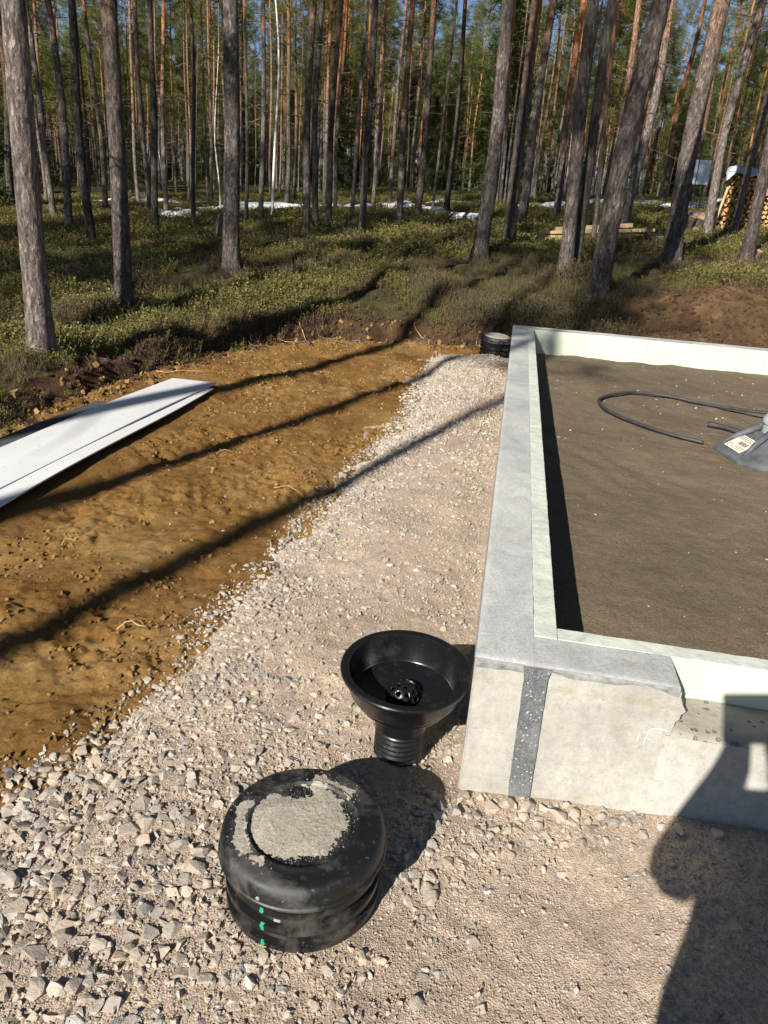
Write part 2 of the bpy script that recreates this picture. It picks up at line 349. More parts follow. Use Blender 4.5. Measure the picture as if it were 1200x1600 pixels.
def mk_bark():
    a = M('pine_bark', .95, .1); r = a.rand()
    z = a.sep(a.pos())['Z']
    # flaky grey plates low down, thin orange bark high up (species colouring)
    co = a.map((1, 1, .28)); n = a.noise(24, 6, .7, co=co, dist=.5); v = a.vor(34, co=co)
    grey = a.ramp(n, [(.28, (.038, .030, .026)), (.45, (.105, .086, .076)), (.6, (.18, .15, .133)), (.75, (.31, .27, .245))])
    org = a.ramp(n, [(.28, (.16, .068, .03)), (.5, (.36, .155, .06)), (.72, (.50, .25, .105))])
    h = a.math('ADD', a.math('MULTIPLY', r, 3.8), 2.6)
    f = a.math('ADD', a.math('MULTIPLY', a.math('SUBTRACT', z, h), .27), a.math('MULTIPLY', a.math('SUBTRACT', a.noise(1.6, 4, .7), .5), 1.1))
    f = a.math('MINIMUM', a.math('MAXIMUM', f, 0.), a.ramp(a.math('FRACT', a.math('MULTIPLY', r, 7.3)), [(.3, .35), (.6, 1.)]))
    c = a.mix(f, grey, org)
    tone = a.ramp(a.math('FRACT', a.math('MULTIPLY', r, 13.7)), [(0, .7), (.5, 1.2), (1, 1.6)]); c = a.mix(1, c, tone, 'MULTIPLY')
    wc = a.map((1, 1, .34), src=a.noise_warp(.5)); pl = a.ramp(a.vor(46, co=wc, out='Color'), [(0, .45), (.5, 1.), (1, 1.7)]); c = a.mix(.9, c, pl, 'MULTIPLY')
    rid = a.math('ABSOLUTE', a.math('SUBTRACT', a.noise(30, 5, .7, co=wc, dist=.4), .5)); crack = a.ramp(rid, [(.0, .55), (.10, 1)]); c = a.mix(.8, c, crack, 'MULTIPLY')
    a.col(c).bump(crack, .7, .02).bump(a.vor(46, co=wc), .5, .02).bump(n, .8, .015); return a.m
def mk_needles(name, c1, c2):
    a = M(name, .6, .25); r = a.rand()
    c = a.mix(a.noise(1.3, 3, .6), c1, c2); c = a.mix(1, c, a.ramp(r, [(0, .7), (1, 1.25)]), 'MULTIPLY')
    a.col(c); a.translucent(c, .5); return a.m
def mk_leaf(name, stops):
    a = M(name, .55, .3); c = a.ramp(a.math('FRACT', a.math('ADD', a.rand(), a.math('MULTIPLY', a.noise(9, 2, .5), .9))), stops); a.col(c); a.translucent(c, .25); return a.m
def plain(name, c, rough=.7, spec=.3, var=.25, sc=8, bs=.2, bd=.004):
    a = M(name, rough, spec); n = a.noise(sc, 6, .65)
    a.col(a.mix(1, c, a.ramp(n, [(.3, 1-var), (.7, 1+var)]), 'MULTIPLY')).bump(a.noise(sc*8, 4, .65), bs, bd); return a.m
def mk_snow():
    a = M('old_snow', .7, .3); c = a.ramp(a.noise(4, 6, .7), [(.3, (.36, .37, .38)), (.5, (.58, .59, .60)), (.7, (.72, .72, .72))])
    c = a.mix(a.ramp(a.noise(22, 4, .7), [(.62, 0), (.72, .6)]), c, (.12, .09, .05)); a.col(c).bump(a.noise(12, 5, .7), .6, .03); return a.m
def mk_white_sheet():
    a = M('white_coated_sheet', .42, .45)
    c = a.ramp(a.noise(2.2, 6, .65, co=a.map((1, .4, 1))), [(.3, (.60, .60, .60)), (.6, (.68, .68, .68)), (.8, (.62, .61, .59))])
    c = a.mix(a.ramp(a.noise(38, 4, .75), [(.64, 0), (.69, .8)]), c, (.16, .11, .06))
    c = a.mix(a.ramp(a.noise(6, 6, .75, dist=.7), [(.60, 0), (.75, .35)]), c, (.42, .33, .22))
    a.col(c).bump(a.noise(3, 3, .5), .15, .01); return a.m
def mk_wood_ends():
    a = M('split_firewood', .8, .2); r = a.noise(40, 3, .6)
    c = a.ramp(a.noise(7, 3, .7, co=a.map((1, .15, 1))), [(.3, (.22, .11, .045)), (.5, (.42, .25, .10)), (.7, (.55, .36, .16))]); a.col(a.mix(1, c, a.ramp(r, [(.3, .8), (.7, 1.15)]), 'MULTIPLY')).bump(r, .4, .01); return a.m

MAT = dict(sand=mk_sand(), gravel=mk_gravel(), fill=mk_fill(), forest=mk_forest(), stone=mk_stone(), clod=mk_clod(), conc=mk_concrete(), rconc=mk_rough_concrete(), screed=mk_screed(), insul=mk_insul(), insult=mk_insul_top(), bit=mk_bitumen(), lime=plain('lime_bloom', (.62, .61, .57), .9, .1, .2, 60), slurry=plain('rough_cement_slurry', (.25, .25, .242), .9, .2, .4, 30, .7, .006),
    black=mk_black(), lid=mk_black('dusty_black_lid', .45, .75, (.145, .138, .127)), funnel=mk_black('glossy_black_plastic', .23, .12), dirt=mk_dirt(), bark=mk_bark(),
    needle=mk_needles('pine_needles', (.12, .145, .034), (.19, .20, .055)), spruce=mk_needles('spruce_needles', (.055, .078, .020), (.09, .11, .030)),
    twig=plain('dead_twig', (.13, .105, .085), .9, .1), snow=mk_snow(), sheet=mk_white_sheet(), wood=mk_wood_ends(),
    lumber=plain('sawn_lumber', (.42, .31, .17), .8, .2, .3, 6), felt=plain('grey_felt', (.075, .075, .08), .95, .1, .3, 30, .6), hose=plain('black_cable_sheath', (.035, .036, .038), .55, .4, .5, 14), 
    skirt=plain('grey_rubber', (.085, .09, .098), .6, .35, .45, 9), capp=plain('light_grey_plastic', (.36, .37, .39), .5, .4, .2, 7), paper=plain('label_paper', (.62, .56, .46), .7, .2, .12, 6), ink=plain('label_ink', (.04, .035, .03), .8, .1),
    green=plain('green_paint', (.012, .30, .13), .6, .3, .3, 40), rivet=plain('grey_rivet', (.22, .22, .22), .5, .5), tarp=plain('pale_tarpaulin', (.40, .43, .47), .5, .4, .15, 3, .4, .03), birch=plain('birch_bark', (.62, .58, .52), .8, .2, .35, 9),
    steel=plain('painted_panel', (.62, .66, .70), .5, .4, .08), cut=plain('cut_wood', (.40, .22, .10), .85, .15, .35, 9), skin=plain('skin', (.48, .28, .20), .6, .3, .08), jacket=plain('dark_jacket', (.03, .033, .045), .9, .15), trousers=plain('work_trousers', (.05, .05, .05), .9, .15), boots=plain('boot_leather', (.04, .03, .02), .7, .3), phone=plain('phone_body', (.02, .02, .022), .25, .5), glass=plain('phone_lens', (.01, .01, .015), .08, .6),
    earth=plain('dark_earth', (.095, .058, .034), .95, .1, .4, 6, .7, .02),
    litter=mk_leaf('dry_heather', [(0, (.075, .040, .022)), (.5, (.13, .068, .034)), (1, (.18, .11, .055))]),
    lingon=mk_leaf('lingonberry_leaf', [(0, (.075, .085, .017)), (.35, (.15, .152, .029)), (.7, (.225, .21, .044)), (1, (.24, .16, .055))]),
    lingond=mk_leaf('blueberry_twig', [(0, (.07, .06, .018)), (.5, (.13, .105, .03)), (1, (.18, .135, .045))]))

# ------------------------------------------------------------------ ground sheets
XS = axis(-7, 6, 0, .055, 1.07, -420, 420); YS = axis(2.5, 13, 0, .055, 1.06, -60, 620)
forest_floor = grid_obj('forest_floor', XS, YS, lambda x, y: z_forest(x, y), MAT['forest'],
    attrs={'B': lambda x, y: np.clip(edgeB(x, y), -1, 3), 'earth': lambda x, y: ss(.9, 1.6, x+.4*fbm(x, y, .6, 3, 62))*(1-ss(.9, 2.3, sdist(x, y)-.25*np.maximum(x-2.2, 0)+.5*fbm(x, y, .8, 3, 61)))})
XS = axis(-3.8, .1, 0, .0135, 1.06, -8, 8); YS = axis(-.9, 3.2, 0, .0135, 1.008, -9, 9)
sand_ground = grid_obj('sand_ground', XS, YS, lambda x, y: z_sand(x, y), MAT['sand'],
    keep=lambda x, y: (edgeB(x, y) < .45) & ~((x > .2) & (y > .2) & (y < 6.7)))
XS = axis(-1.6, 1.2, 0, .0105, 1.06, -3.5, 6); YS = axis(-1.1, 1.2, 0, .0105, 1.007, -7, 7.9)
gravel_ground = grid_obj('gravel_ground', XS, YS, lambda x, y: z_gravel(x, y), MAT['gravel'],
    keep=lambda x, y: (gravG(x, y) > -.3) & ~((x > .12) & (y > .12)))
XS = np.arange(.20, 4.9, .022); YS = np.arange(.20, 6.72, .022)
sand_fill = grid_obj('sand_fill', XS, YS, lambda x, y: z_fill(x, y), MAT['fill'])
# gravel road beyond the far right of the clearing
def z_road(x, y): return z_forest(x, y)-.06+.24*ss(-.5, .3, (x-(3.62+.10*(y-8.)))+.5*fbm(x, y, .6, 4, 71))*ss(7.4, 7.9, y)*(1-ss(10.6, 11.6, y))-.10+.012*fbm(x, y, .1, 3, 72)
gravel_road = grid_obj('gravel_road', np.arange(2.4, 9.5, .05), np.arange(7.3, 12, .05), z_road, MAT['gravel'])

# ------------------------------------------------------------------ foundation
H, L, W, I = .4668, 6.8932, .1595, .0682
XR = 5.0; X0 = .0
fnd = empty('house_foundation', (0, 0, 0), 0, 'cast concrete house foundation frame lined with pale green foam boards', 'foundation')
def rough_box(name, x0, x1, y0, y1, z0, z1, mat, seed, step=.06, amp=.0012, bev=.005):
    """box with finely divided, slightly uneven faces and soft arrises"""
    bm = box_bm(x0, x1, y0, y1, z0, z1, bev, 2)
    def cuts(ax, lo, hi):
        n = int((hi-lo)/step)
        for k in range(1, n):
            co = [0, 0, 0]; no = [0, 0, 0]; co[ax] = lo+(hi-lo)*k/n; no[ax] = 1
            bmesh.ops.bisect_plane(bm, geom=bm.verts[:]+bm.edges[:]+bm.faces[:], plane_co=co, plane_no=no)
    cuts(0, x0, x1); cuts(1, y0, y1); cuts(2, z0, z1)
    r = random.Random(seed)
    for v in bm.verts: v.co += Vector((r.uniform(-1, 1), r.uniform(-1, 1), r.uniform(-1, 1)))*amp
    o = bm_obj(name, bm, mat, fnd); smooth_angle(o, 40); return o
rough_box('concrete_wall', 0, W, 0, L, -.35, H-.004, MAT['conc'], 1, .12)
rough_box('concrete_wall', W-.001, XR+W, L-W, L-.001, -.35, H-.004, MAT['conc'], 2, .2)
rough_box('concrete_wall', XR, XR+W-.002, .001, L-W, -.35, H-.004, MAT['conc'], 3, .2)
# front wall: full height up to the broken end, then a lower threshold
prof = [(W-.001, -.35), (.56, -.35), (.553, .300), (.545, .318), (.548, .333), (.556, .345), (.553, .356), (.563, .368), (.561, .381), (.570, .396), (.566, .415), (.558, .436), (.548, .452), (.541, H-.005), (W-.001, H-.005)]
bm = bmesh.new(); n = 7; rows = []
for k in range(n):
    y = .0015+(W-.003)*k/(n-1); rr = random.Random(k*3+1)
    rows.append([bm.verts.new((x+(rr.uniform(-.006, .006)-.010*k/n if 2 <= i <= 12 and x > .3 else 0), y, z)) for i, (x, z) in enumerate(prof)])
for k in range(n-1):
    for i in range(len(prof)):
        j = (i+1) % len(prof); bm.faces.new((rows[k][j], rows[k][i], rows[k+1][i], rows[k+1][j]))
bm.faces.new(rows[0]); bm.faces.new(rows[-1][::-1]); bmesh.ops.recalc_face_normals(bm, faces=bm.faces[:])
o = bm_obj('concrete_wall', bm, MAT['conc'], fnd)
def low_top(x, y): return .326+.012*(y/W)+.004*fbm(x, y, .12, 3, 81)-.02*np.maximum(.02-y, 0)/.02*.5
xs = np.arange(.535, XR+.01, .02); ys = np.array([.0008, .004, .012, .025, .045, .07, .095, .12, .14, W])
X, Y = np.meshgrid(xs, ys); Z = low_top(X, Y); Z[0] -= .006
V = [(.0+x, y, z) for x, y, z in zip(X.ravel(), Y.ravel(), Z.ravel())]; nx = len(xs); F = []; FM = []
for j in range(len(ys)-1):
    for i in range(nx-1): F.append((j*nx+i, j*nx+i+1, (j+1)*nx+i+1, (j+1)*nx+i)); FM.append(0)
b0 = len(V); V += [(x, .0008, -.35) for x in xs]
for i in range(nx-1): F.append((b0+i, b0+i+1, i+1, i)); FM.append(1)
o = mesh_obj('concrete_threshold', V, F, [MAT['rconc'], MAT['conc']], fnd, True)
for p_, m_ in zip(o.data.polygons, FM): p_.material_index = m_
smooth_angle(o, 45)
# levelling screed on top of the walls, folded a little way down the outer faces
def screed(name, x0, x1, y0, y1, z, lips, seed):
    V = []; F = []
    xs = np.linspace(x0, x1, max(8, int((x1-x0)/.02))); ys = np.linspace(y0, y1, max(8, int((y1-y0)/.03)))
    X, Y = np.meshgrid(xs, ys); Z = z+.0014*fbm(X, Y, .12, 3, seed)
    V = [tuple(v) for v in np.stack([X.ravel(), Y.ravel(), Z.ravel()], 1)]; nx = len(xs); ny = len(ys)
    for j in range(ny-1):
        for i in range(nx-1): F.append((j*nx+i, j*nx+i+1, (j+1)*nx+i+1, (j+1)*nx+i))
    def skirt(line, nrm, dep):
        a = len(V)
        m = len(line)
        for lv in range(3):
            for q, idx in enumerate(line):
                x, y, zz = V[idx]; s_ = x+y*1.7
                d = dep*(.75+.7*float(fbm(np.array([s_]), np.array([.3]), .09, 4, seed+5)[0]))
                V.append((x+nrm[0]*(.0035 if lv < 2 else .0012), y+nrm[1]*(.0035 if lv < 2 else .0012), zz-.003 if lv == 0 else zz-d*(.55 if lv == 1 else 1)))
        rows_ = [line]+[list(range(a+lv*m, a+lv*m+m)) for lv in range(3)]
        for r0, r1 in zip(rows_[:-1], rows_[1:]):
            for q in range(m-1): F.append((r1[q], r1[q+1], r0[q+1], r0[q]))
    if 'f' in lips: skirt(list(range(nx)), (0, -1), lips['f'])
    if 'l' in lips: skirt([j*nx for j in range(ny)][::-1], (-1, 0), lips['l'])
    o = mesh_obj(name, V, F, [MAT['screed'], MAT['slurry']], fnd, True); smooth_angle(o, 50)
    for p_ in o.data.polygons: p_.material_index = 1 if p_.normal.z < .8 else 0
    return o
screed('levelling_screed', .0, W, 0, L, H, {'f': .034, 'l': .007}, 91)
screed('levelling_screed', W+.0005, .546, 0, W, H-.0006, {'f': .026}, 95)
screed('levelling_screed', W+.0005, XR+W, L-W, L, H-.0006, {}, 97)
# insulation boards, butted with narrow joints
def board(x0, x1, y0, y1, top, seed, along):
    bm = box_bm(x0, x1, y0, y1, -.1, top, .0015); bm.normal_update()
    ax = 0 if along == 'x' else 1; lo, hi = (x0, x1) if ax == 0 else (y0, y1); r = random.Random(seed)
    for k in range(1, int((hi-lo)/.03)):
        co = [0, 0, 0]; no = [0, 0, 0]; co[ax] = lo+.03*k; no[ax] = 1
        bmesh.ops.bisect_plane(bm, geom=bm.verts[:]+bm.edges[:]+bm.faces[:], plane_co=co, plane_no=no)
    for v in bm.verts:
        s_ = v.co[ax]
        if v.co.z > top-.01:
            v.co.z += .0012*math.sin(s_*5+seed)+r.uniform(-.0007, .0007)
            v.co[1-ax] += r.uniform(-.0006, .0006)*(1 if r.random() < .9 else 3)
    for f in bm.faces: f.material_index = 1 if f.normal.z > .5 else 0
    return bm_obj('insulation_board', bm, [MAT['insul'], MAT['insult']], fnd)
ye = W
for k, ln in enumerate([2.4, 2.4, L-2*W-4.8]):
    board(W+.0012, W+I, ye+.001, ye+ln-.001, H+.001, k, 'y'); ye += ln
xe = W+I+.001
for k, ln in enumerate([1.2, 1.2, 1.2, XR-(W+I)-3.6-I]):
    board(xe+.0008, xe+ln-.0008, W+.0012, W+I-.004, H-.0005, 20+k, 'x'); board(xe+.0008, xe+ln-.0008, L-W-I, L-W-.0012, H-.0015, 40+k, 'x'); xe += ln
board(XR-I, XR-.0012, W+.001, L-W-.001, H, 70, 'y')
# bitumen strip down the front face
V = []; F = []; nz = 40; rr = random.Random(5)
for k in range(nz+1):
    z = -.03+(.4640+.03)*k/nz; t = k/nz; xa = .146-.010*t+rr.uniform(-.0007, .0007); xb = .212-.009*t+rr.uniform(-.0007, .0007)
    if z > .43: xa -= .006*(z-.43)/.03; xb += .006*(z-.43)/.03
    off = -.0042 if z < .42 else -.0062
    V += [(xa, .0002, z), (xa+.003, off, z), (xb-.003, off-.0006, z), (xb, .0002, z)]
for k in range(nz):
    for i in range(3): F.append((k*4+i, k*4+i+1, k*4+i+5, k*4+i+4))
a = len(V)-4; F.append((a, a+1, a+2, a+3))
mesh_obj('bitumen_strip', V, F, MAT['bit'], fnd)
for path in ([(.538, .328), (.520, .331), (.503, .328), (.494, .319), (.489, .300), (.486, .285), (.487, .268)], [(.470, .303), (.467, .292), (.466, .280)]):
    V = []; F = []; rr = random.Random(9); sm = spline([(x, 0, z) for x, z in path], 6) if 'spline' in globals() else [Vector((x, 0, z)) for x, z in path]
    for k, p_ in enumerate(sm):
        t_ = (sm[min(k+1, len(sm)-1)]-sm[max(k-1, 0)]).normalized(); nn = Vector((-t_.z, 0, t_.x))*(.0022*rr.uniform(.5, 1.2)*(1-.5*k/len(sm)))
        V += [(p_.x-nn.x, -.0022, p_.z-nn.z), (p_.x+nn.x, -.0022, p_.z+nn.z)]
        if k: F.append((2*k-2, 2*k-1, 2*k+1, 2*k))
    mesh_obj('mineral_streak', V, F, MAT['lime'], fnd)

# ------------------------------------------------------------------ scatter helpers
HID = bpy.data.collections.new('scatter_sources')
def src_col(name, meshes):
    c = bpy.data.collections.new(name)
    for i, me in enumerate(meshes): c.objects.link(bpy.data.objects.new(name+'_%02d' % i, me))
    return c
def hull_stone(seed, flat=.7, n=15, mat='stone', jag=.25):
    r = np.random.default_rng(seed); P = r.normal(size=(n, 3)); P /= np.linalg.norm(P, axis=1)[:, None]
    P *= (1-jag+jag*r.random((n, 1))*1.5); P *= np.array([1.15, .9, flat])*(1+.25*(r.random(3)-.5)); P = np.sign(P)*np.abs(P)**.85
    bm = bmesh.new()
    for p in P: bm.verts.new(p)
    res = bmesh.ops.convex_hull(bm, input=bm.verts[:])
    bmesh.ops.delete(bm, geom=[v for v in bm.verts if not v.link_faces], context='VERTS')
    me = bpy.data.meshes.new(mat+'_shape'); bm.to_mesh(me); bm.free(); me.materials.append(MAT[mat]); return me
def scatter(name, P, rot, scl, coll, parent=None, kind='stuff'):
    me = bpy.data.meshes.new(name); me.vertices.add(len(P)); me.vertices.foreach_set('co', np.asarray(P, np.float32).ravel())
    a = me.attributes.new('rot', 'FLOAT_VECTOR', 'POINT'); a.data.foreach_set('vector', np.asarray(rot, np.float32).ravel())
    if np.ndim(scl) == 1: scl = np.repeat(np.asarray(scl)[:, None], 3, 1)
    a = me.attributes.new('scl', 'FLOAT_VECTOR', 'POINT'); a.data.foreach_set('vector', np.asarray(scl, np.float32).ravel())
    o = link(name, me, None, parent, kind=kind)
    g = bpy.data.node_groups.new(name+'_nodes', 'GeometryNodeTree')
    g.interface.new_socket('Geometry', in_out='INPUT', socket_type='NodeSocketGeometry'); g.interface.new_socket('Geometry', in_out='OUTPUT', socket_type='NodeSocketGeometry')
    N = g.nodes; gi = N.new('NodeGroupInput'); go = N.new('NodeGroupOutput'); ip = N.new('GeometryNodeInstanceOnPoints'); ci = N.new('GeometryNodeCollectionInfo')
    ci.inputs['Collection'].default_value = coll; ci.inputs['Separate Children'].default_value = True; ci.inputs['Reset Children'].default_value = True
    na = N.new('GeometryNodeInputNamedAttribute'); na.data_type = 'FLOAT_VECTOR'; na.inputs[0].default_value = 'rot'
    ns = N.new('GeometryNodeInputNamedAttribute'); ns.data_type = 'FLOAT_VECTOR'; ns.inputs[0].default_value = 'scl'
    ip.inputs['Pick Instance'].default_value = True
    lk = g.links.new; lk(gi.outputs[0], ip.inputs['Points']); lk(ci.outputs[0], ip.inputs['Instance']); lk(na.outputs[0], ip.inputs['Rotation']); lk(ns.outputs[0], ip.inputs['Scale']); lk(ip.outputs[0], go.inputs[0])
    rv = N.new('FunctionNodeRandomValue'); rv.data_type = 'INT'; rv.inputs[4].default_value = 0; rv.inputs[5].default_value = len(coll.objects)-1; lk(rv.outputs[2], ip.inputs['Instance Index'])
    md = o.modifiers.new('scatter', 'NODES'); md.node_group = g; return o

# ------------------------------------------------------------------ inspection wells
def corrugated(r, z0, z1, pitch, depth, n=72):
    pr = []; z = z0
    while z < z1-1e-6:
        for t, q in ((0, 0), (.08, 0), (.16, 1), (.48, 1), (.56, 0), (.9, 0)):
            if z+t*pitch <= z1: pr.append((r-depth+q*depth, z+t*pitch))
        z += pitch
    return pr
def well(loc, rz, label, sand_cover, mark, zlid, tilt=(0, 0)):
    e = empty('inspection_well', loc, rz, label, 'inspection well')
    e.rotation_euler = (tilt[0], tilt[1], rz)
    R = .193
    pr = [(.001, zlid-.006), (.10, zlid-.006), (.122, zlid-.0055), (.1265, zlid-.004), (.1285, zlid+.0035), (.132, zlid+.0045), (.136, zlid+.0015), (.150, zlid+.0008), (.170, zlid+.0002), (.1765, zlid-.0006), (.1825, zlid-.003), (.1875, zlid-.0075), (.1905, zlid-.014), (.1920, zlid-.022), (.1925, zlid-.030), (.1925, zlid-.047), (.1960, zlid-.0490), (.1975, zlid-.0530), (.1960, zlid-.056), (.182, zlid-.057)]
    V, F = lathe(pr, 128); lid = mesh_obj('lid', V, F, MAT['lid'], e, True); smooth_angle(lid, 60)
    V, F = lathe([(.002, zlid-.115)]+[(r_, z_) for r_, z_ in corrugated(.184, -.16, zlid-.055, .052, .015)][::1], 96)
    p = mesh_obj('pipe', V[96:], [tuple(i-96 for i in f) for f in F if min(f) >= 96], MAT['black'], e, True); smooth_angle(p, 50)
    # rivet on the rim
    V, F = lathe([(.0001, .0035), (.003, .0032), (.0048, .002), (.0052, 0)], 16)
    rv = mesh_obj('rivet', V, F, MAT['rivet'], lid, True); a = math.radians(-105)
    rv.location = (.1922*math.cos(a), .1922*math.sin(a), zlid-.040); rv.rotation_euler = (0, PI/2, a)
    # caked sand lying on the lid, a thin layer with its own ragged outline
    def lidz(rho): return float(np.interp(rho, [q[0] for q in pr[:12]], [q[1] for q in pr[:12]]))
    nr, na = 90, 330; V = []; K = []; KM = []
    rr_ = (.184*np.arange(nr+1)/nr)[:, None]; aa_ = (2*PI*np.arange(na)/na)[None]; NZ = fbm(rr_*np.cos(aa_), rr_*np.sin(aa_), .05, 4, 101)+.5*fbm(rr_*np.cos(aa_), rr_*np.sin(aa_), .008, 2, 104)
    for i in range(nr+1):
        for k in range(na):
            rho = .184*i/nr; an = 2*PI*k/na; x, y = rho*math.cos(an), rho*math.sin(an); u, v = x/R, y/R; q = rho/R
            nz_ = float(NZ[i, k])
            if sand_cover == 'patch':
                d1 = .64-math.hypot(u+.15, v-.08); d1 = min(d1, .655-q) if q < .66 else -1
                hole = .16-math.hypot((u+.22)*.7, v-.50); d1 = min(d1, -hole+.05)
                d2 = min(.80-q, q-.655, v-.42, .49-u, u+.05)-.02 if q > .655 else -1
                an2 = math.degrees(math.atan2(v, u)) % 360
                d3 = min(.84-q-.08*max(0, (an2-205)/50), q-.69, (an2-165)/60, (248-an2)/60)-.02 if q > .67 else -1
                d = max(d1, d2, d3); m = d+.11*nz_
            else: d = m = .80-q+.05*nz_; d1 = d
            thick = .0006+.0045*max(0, min(1, max(0, d1)/.18))+.002*max(0, nz_)*(1 if m > .05 else .2)
            V.append((x, y, lidz(rho)+(thick if m > 0 else .0002))); K.append(m > 0); KM.append(m)
    F = []
    for i in range(nr):
        for k in range(na):
            f = (i*na+k, (i+1)*na+k, (i+1)*na+(k+1) % na, i*na+(k+1) % na)
            if sum(K[q] for q in f) >= 3: F.append(f)
    bm = bmesh.new(); vv = [bm.verts.new(v) for v in V]
    for f in F: bm.faces.new([vv[i] for i in f])
    bmesh.ops.delete(bm, geom=[v for v in bm.verts if not v.link_faces], context='VERTS')
    bm_obj('caked_sand', bm, MAT['dirt'], lid, True, kind='stuff')
    q_ = np.random.default_rng(5); gx = []; 
    while len(gx) < 2600:
        i_ = int(q_.integers(len(V)))
        x_, y_, z_ = V[i_]; x_ += q_.normal(0, .006); y_ += q_.normal(0, .006); rho = math.hypot(x_, y_)
        if rho > .183: continue
        j_ = min(nr, int(round(rho/.184*nr)))*na+int(round((math.atan2(y_, x_) % (2*PI))/(2*PI)*na)) % na
        if (KM[i_] > -.10) and q_.random() < .9: gx.append((x_, y_, lidz(rho)+(.0042 if K[j_] and KM[j_] > .1 else .0008)))
    gx = np.array(gx); scatter('sand_grains', gx, q_.uniform(-3, 3, (len(gx), 3)), .0006+.0016*q_.random(len(gx))**3, src_col('grain_source', [hull_stone(480+k_, .7, 9, 'dirt') for k_ in range(3)]), lid)
    # sand lodged in the corrugations
    for zc, ph in ((zlid-.126, .2), (zlid-.178, .5)):
        V = []; F = []; n_ = 150; GG = []
        for k in range(n_+1):
            a = -2.6+3.4*k/n_; g = max(0., -.05+1.3*float(fbm(np.array([a*.18+ph]), np.array([zc*3]), .12, 4, 111)[0]))
            g *= min(1, (k/n_)*8, (1-k/n_)*8)
            r1 = .1695+.0140*g; GG.append(g)
            V += [(.1692*math.cos(a), .1692*math.sin(a), zc+.010), (r1*math.cos(a), r1*math.sin(a), zc-.004), (r1*math.cos(a), r1*math.sin(a), zc-.0115), (.1692*math.cos(a), .1692*math.sin(a), zc-.0115)]
        for k in range(n_):
            if min(GG[k], GG[k+1]) < .06: continue
            for i in range(3): F.append((k*4+i, k*4+4+i, k*4+5+i, k*4+1+i))
        bm = bmesh.new(); vv = [bm.verts.new(v) for v in V]
        for f in F: bm.faces.new([vv[i] for i in f])
        bmesh.ops.delete(bm, geom=[v for v in bm.verts if not v.link_faces], context='VERTS')
        bm_obj('lodged_sand', bm, MAT['dirt'], p, True, kind='stuff')
    if mark:
        a0 = math.radians(-104); V = []; F = []; rr = random.Random(3); nseg = 44; prm = corrugated(.184, -.16, zlid-.055, .052, .015)
        zs_ = sorted(set([q[1] for q in prm if q[1] > zlid-.215]+list(np.linspace(zlid-.215, zlid-.06, 60))))
        for k, z in enumerate(zs_):
            r_ = float(np.interp(z, [q[1] for q in prm], [q[0] for q in prm]))+.0006
            j = .0012*math.sin(z*300); wd = .0045+.0008*math.sin(z*500)
            for s_ in (-1, 1):
                a = a0+(s_*wd+j)/r_; V.append((r_*math.cos(a), r_*math.sin(a), z))
        for k in range(len(zs_)-1):
            if min(math.hypot(*V[2*k][:2]), math.hypot(*V[2*k+2][:2])) > .178: F.append((2*k, 2*k+1, 2*k+3, 2*k+2))
        mesh_obj('green_mark', V, F, MAT['green'], p, kind='stuff')
    return e
WELL = (-.345, -.475)
well((*WELL, 0), 0, 'black plastic inspection well with dusty sand-covered lid in the near gravel', 'patch', True, .252, (math.radians(1.5), math.radians(-1.)))
well((-.185, 7.62, -.02), .6, 'small far black inspection well with sand-filled lid by the foundation corner', 'full', False, .245, (math.radians(5), 0))

# ------------------------------------------------------------------ roof-water funnel
FUN = Vector((-.2, .092, 0))
e = empty('drain_funnel', FUN, 0, 'black plastic rainwater funnel on ribbed pipe against the concrete corner', 'drain funnel'); e.rotation_euler = (math.radians(3.5), math.radians(.8), 0)
zr = .352
outer = [(.0775, zr-.205), (.0805, zr-.203), (.082, zr-.145), (.088, zr-.137), (.112, zr-.128), (.128, zr-.122), (.136, zr-.116), (.1405, zr-.108), (.1425, zr-.096), (.147, zr-.092), (.156, zr-.086), (.163, zr-.076), (.1815, zr-.020), (.1860, zr-.016), (.1900, zr-.014), (.1925, zr-.009), (.1930, zr-.004), (.1905, zr), (.1700, zr-.0010), (.1675, zr-.003), (.1660, zr-.010), (.1515, zr-.084), (.1480, zr-.089), (.130, zr-.092), (.08, zr-.098), (.053, zr-.102), (.050, zr-.118)]
V, F = lathe(outer, 128); o = mesh_obj('bowl', V, F, MAT['funnel'], e, True); smooth_angle(o, 32)
pr = [(.069+.0065*(1 if (k % 4) in (1, 2) else 0), -.15+k*.0046) for k in range(int((zr-.21+.15)/.0046)+1)]
V, F = lathe(pr, 96); o = mesh_obj('pipe', V, F, MAT['black'], e, True); smooth_angle(o, 70)
# domed strainer with oval openings
nu, nv = 72, 22; V = []; F = []; Rs = .051
for j in range(nv+1):
    ph = (PI/2)*j/nv
    for k in range(nu): a = 2*PI*k/nu; V.append((Rs*math.cos(ph)*math.cos(a), Rs*math.cos(ph)*math.sin(a), Rs*.92*math.sin(ph)))
def hole(a, ph):
    for (p0, cnt, off, ra, rp) in ((.24, 12, 0, .15, .17), (.72, 9, .2, .17, .15), (1.18, 5, 0, .30, .13)):
        st = 2*PI/cnt; da = ((a-off+st/2) % st)-st/2
        if (da/ra)**2+((ph-p0)/rp)**2 < 1: return True
    return False
for j in range(nv):
    for k in range(nu):
        if not hole(2*PI*(k+.5)/nu, (PI/2)*(j+.5)/nv): F.append((j*nu+k, j*nu+(k+1) % nu, (j+1)*nu+(k+1) % nu, (j+1)*nu+k))
o = mesh_obj('strainer', V, F, MAT['funnel'], e, True, (0, 0, zr-.102)); md = o.modifiers.new('thick', 'SOLIDIFY'); md.thickness = .004; md.offset = -1

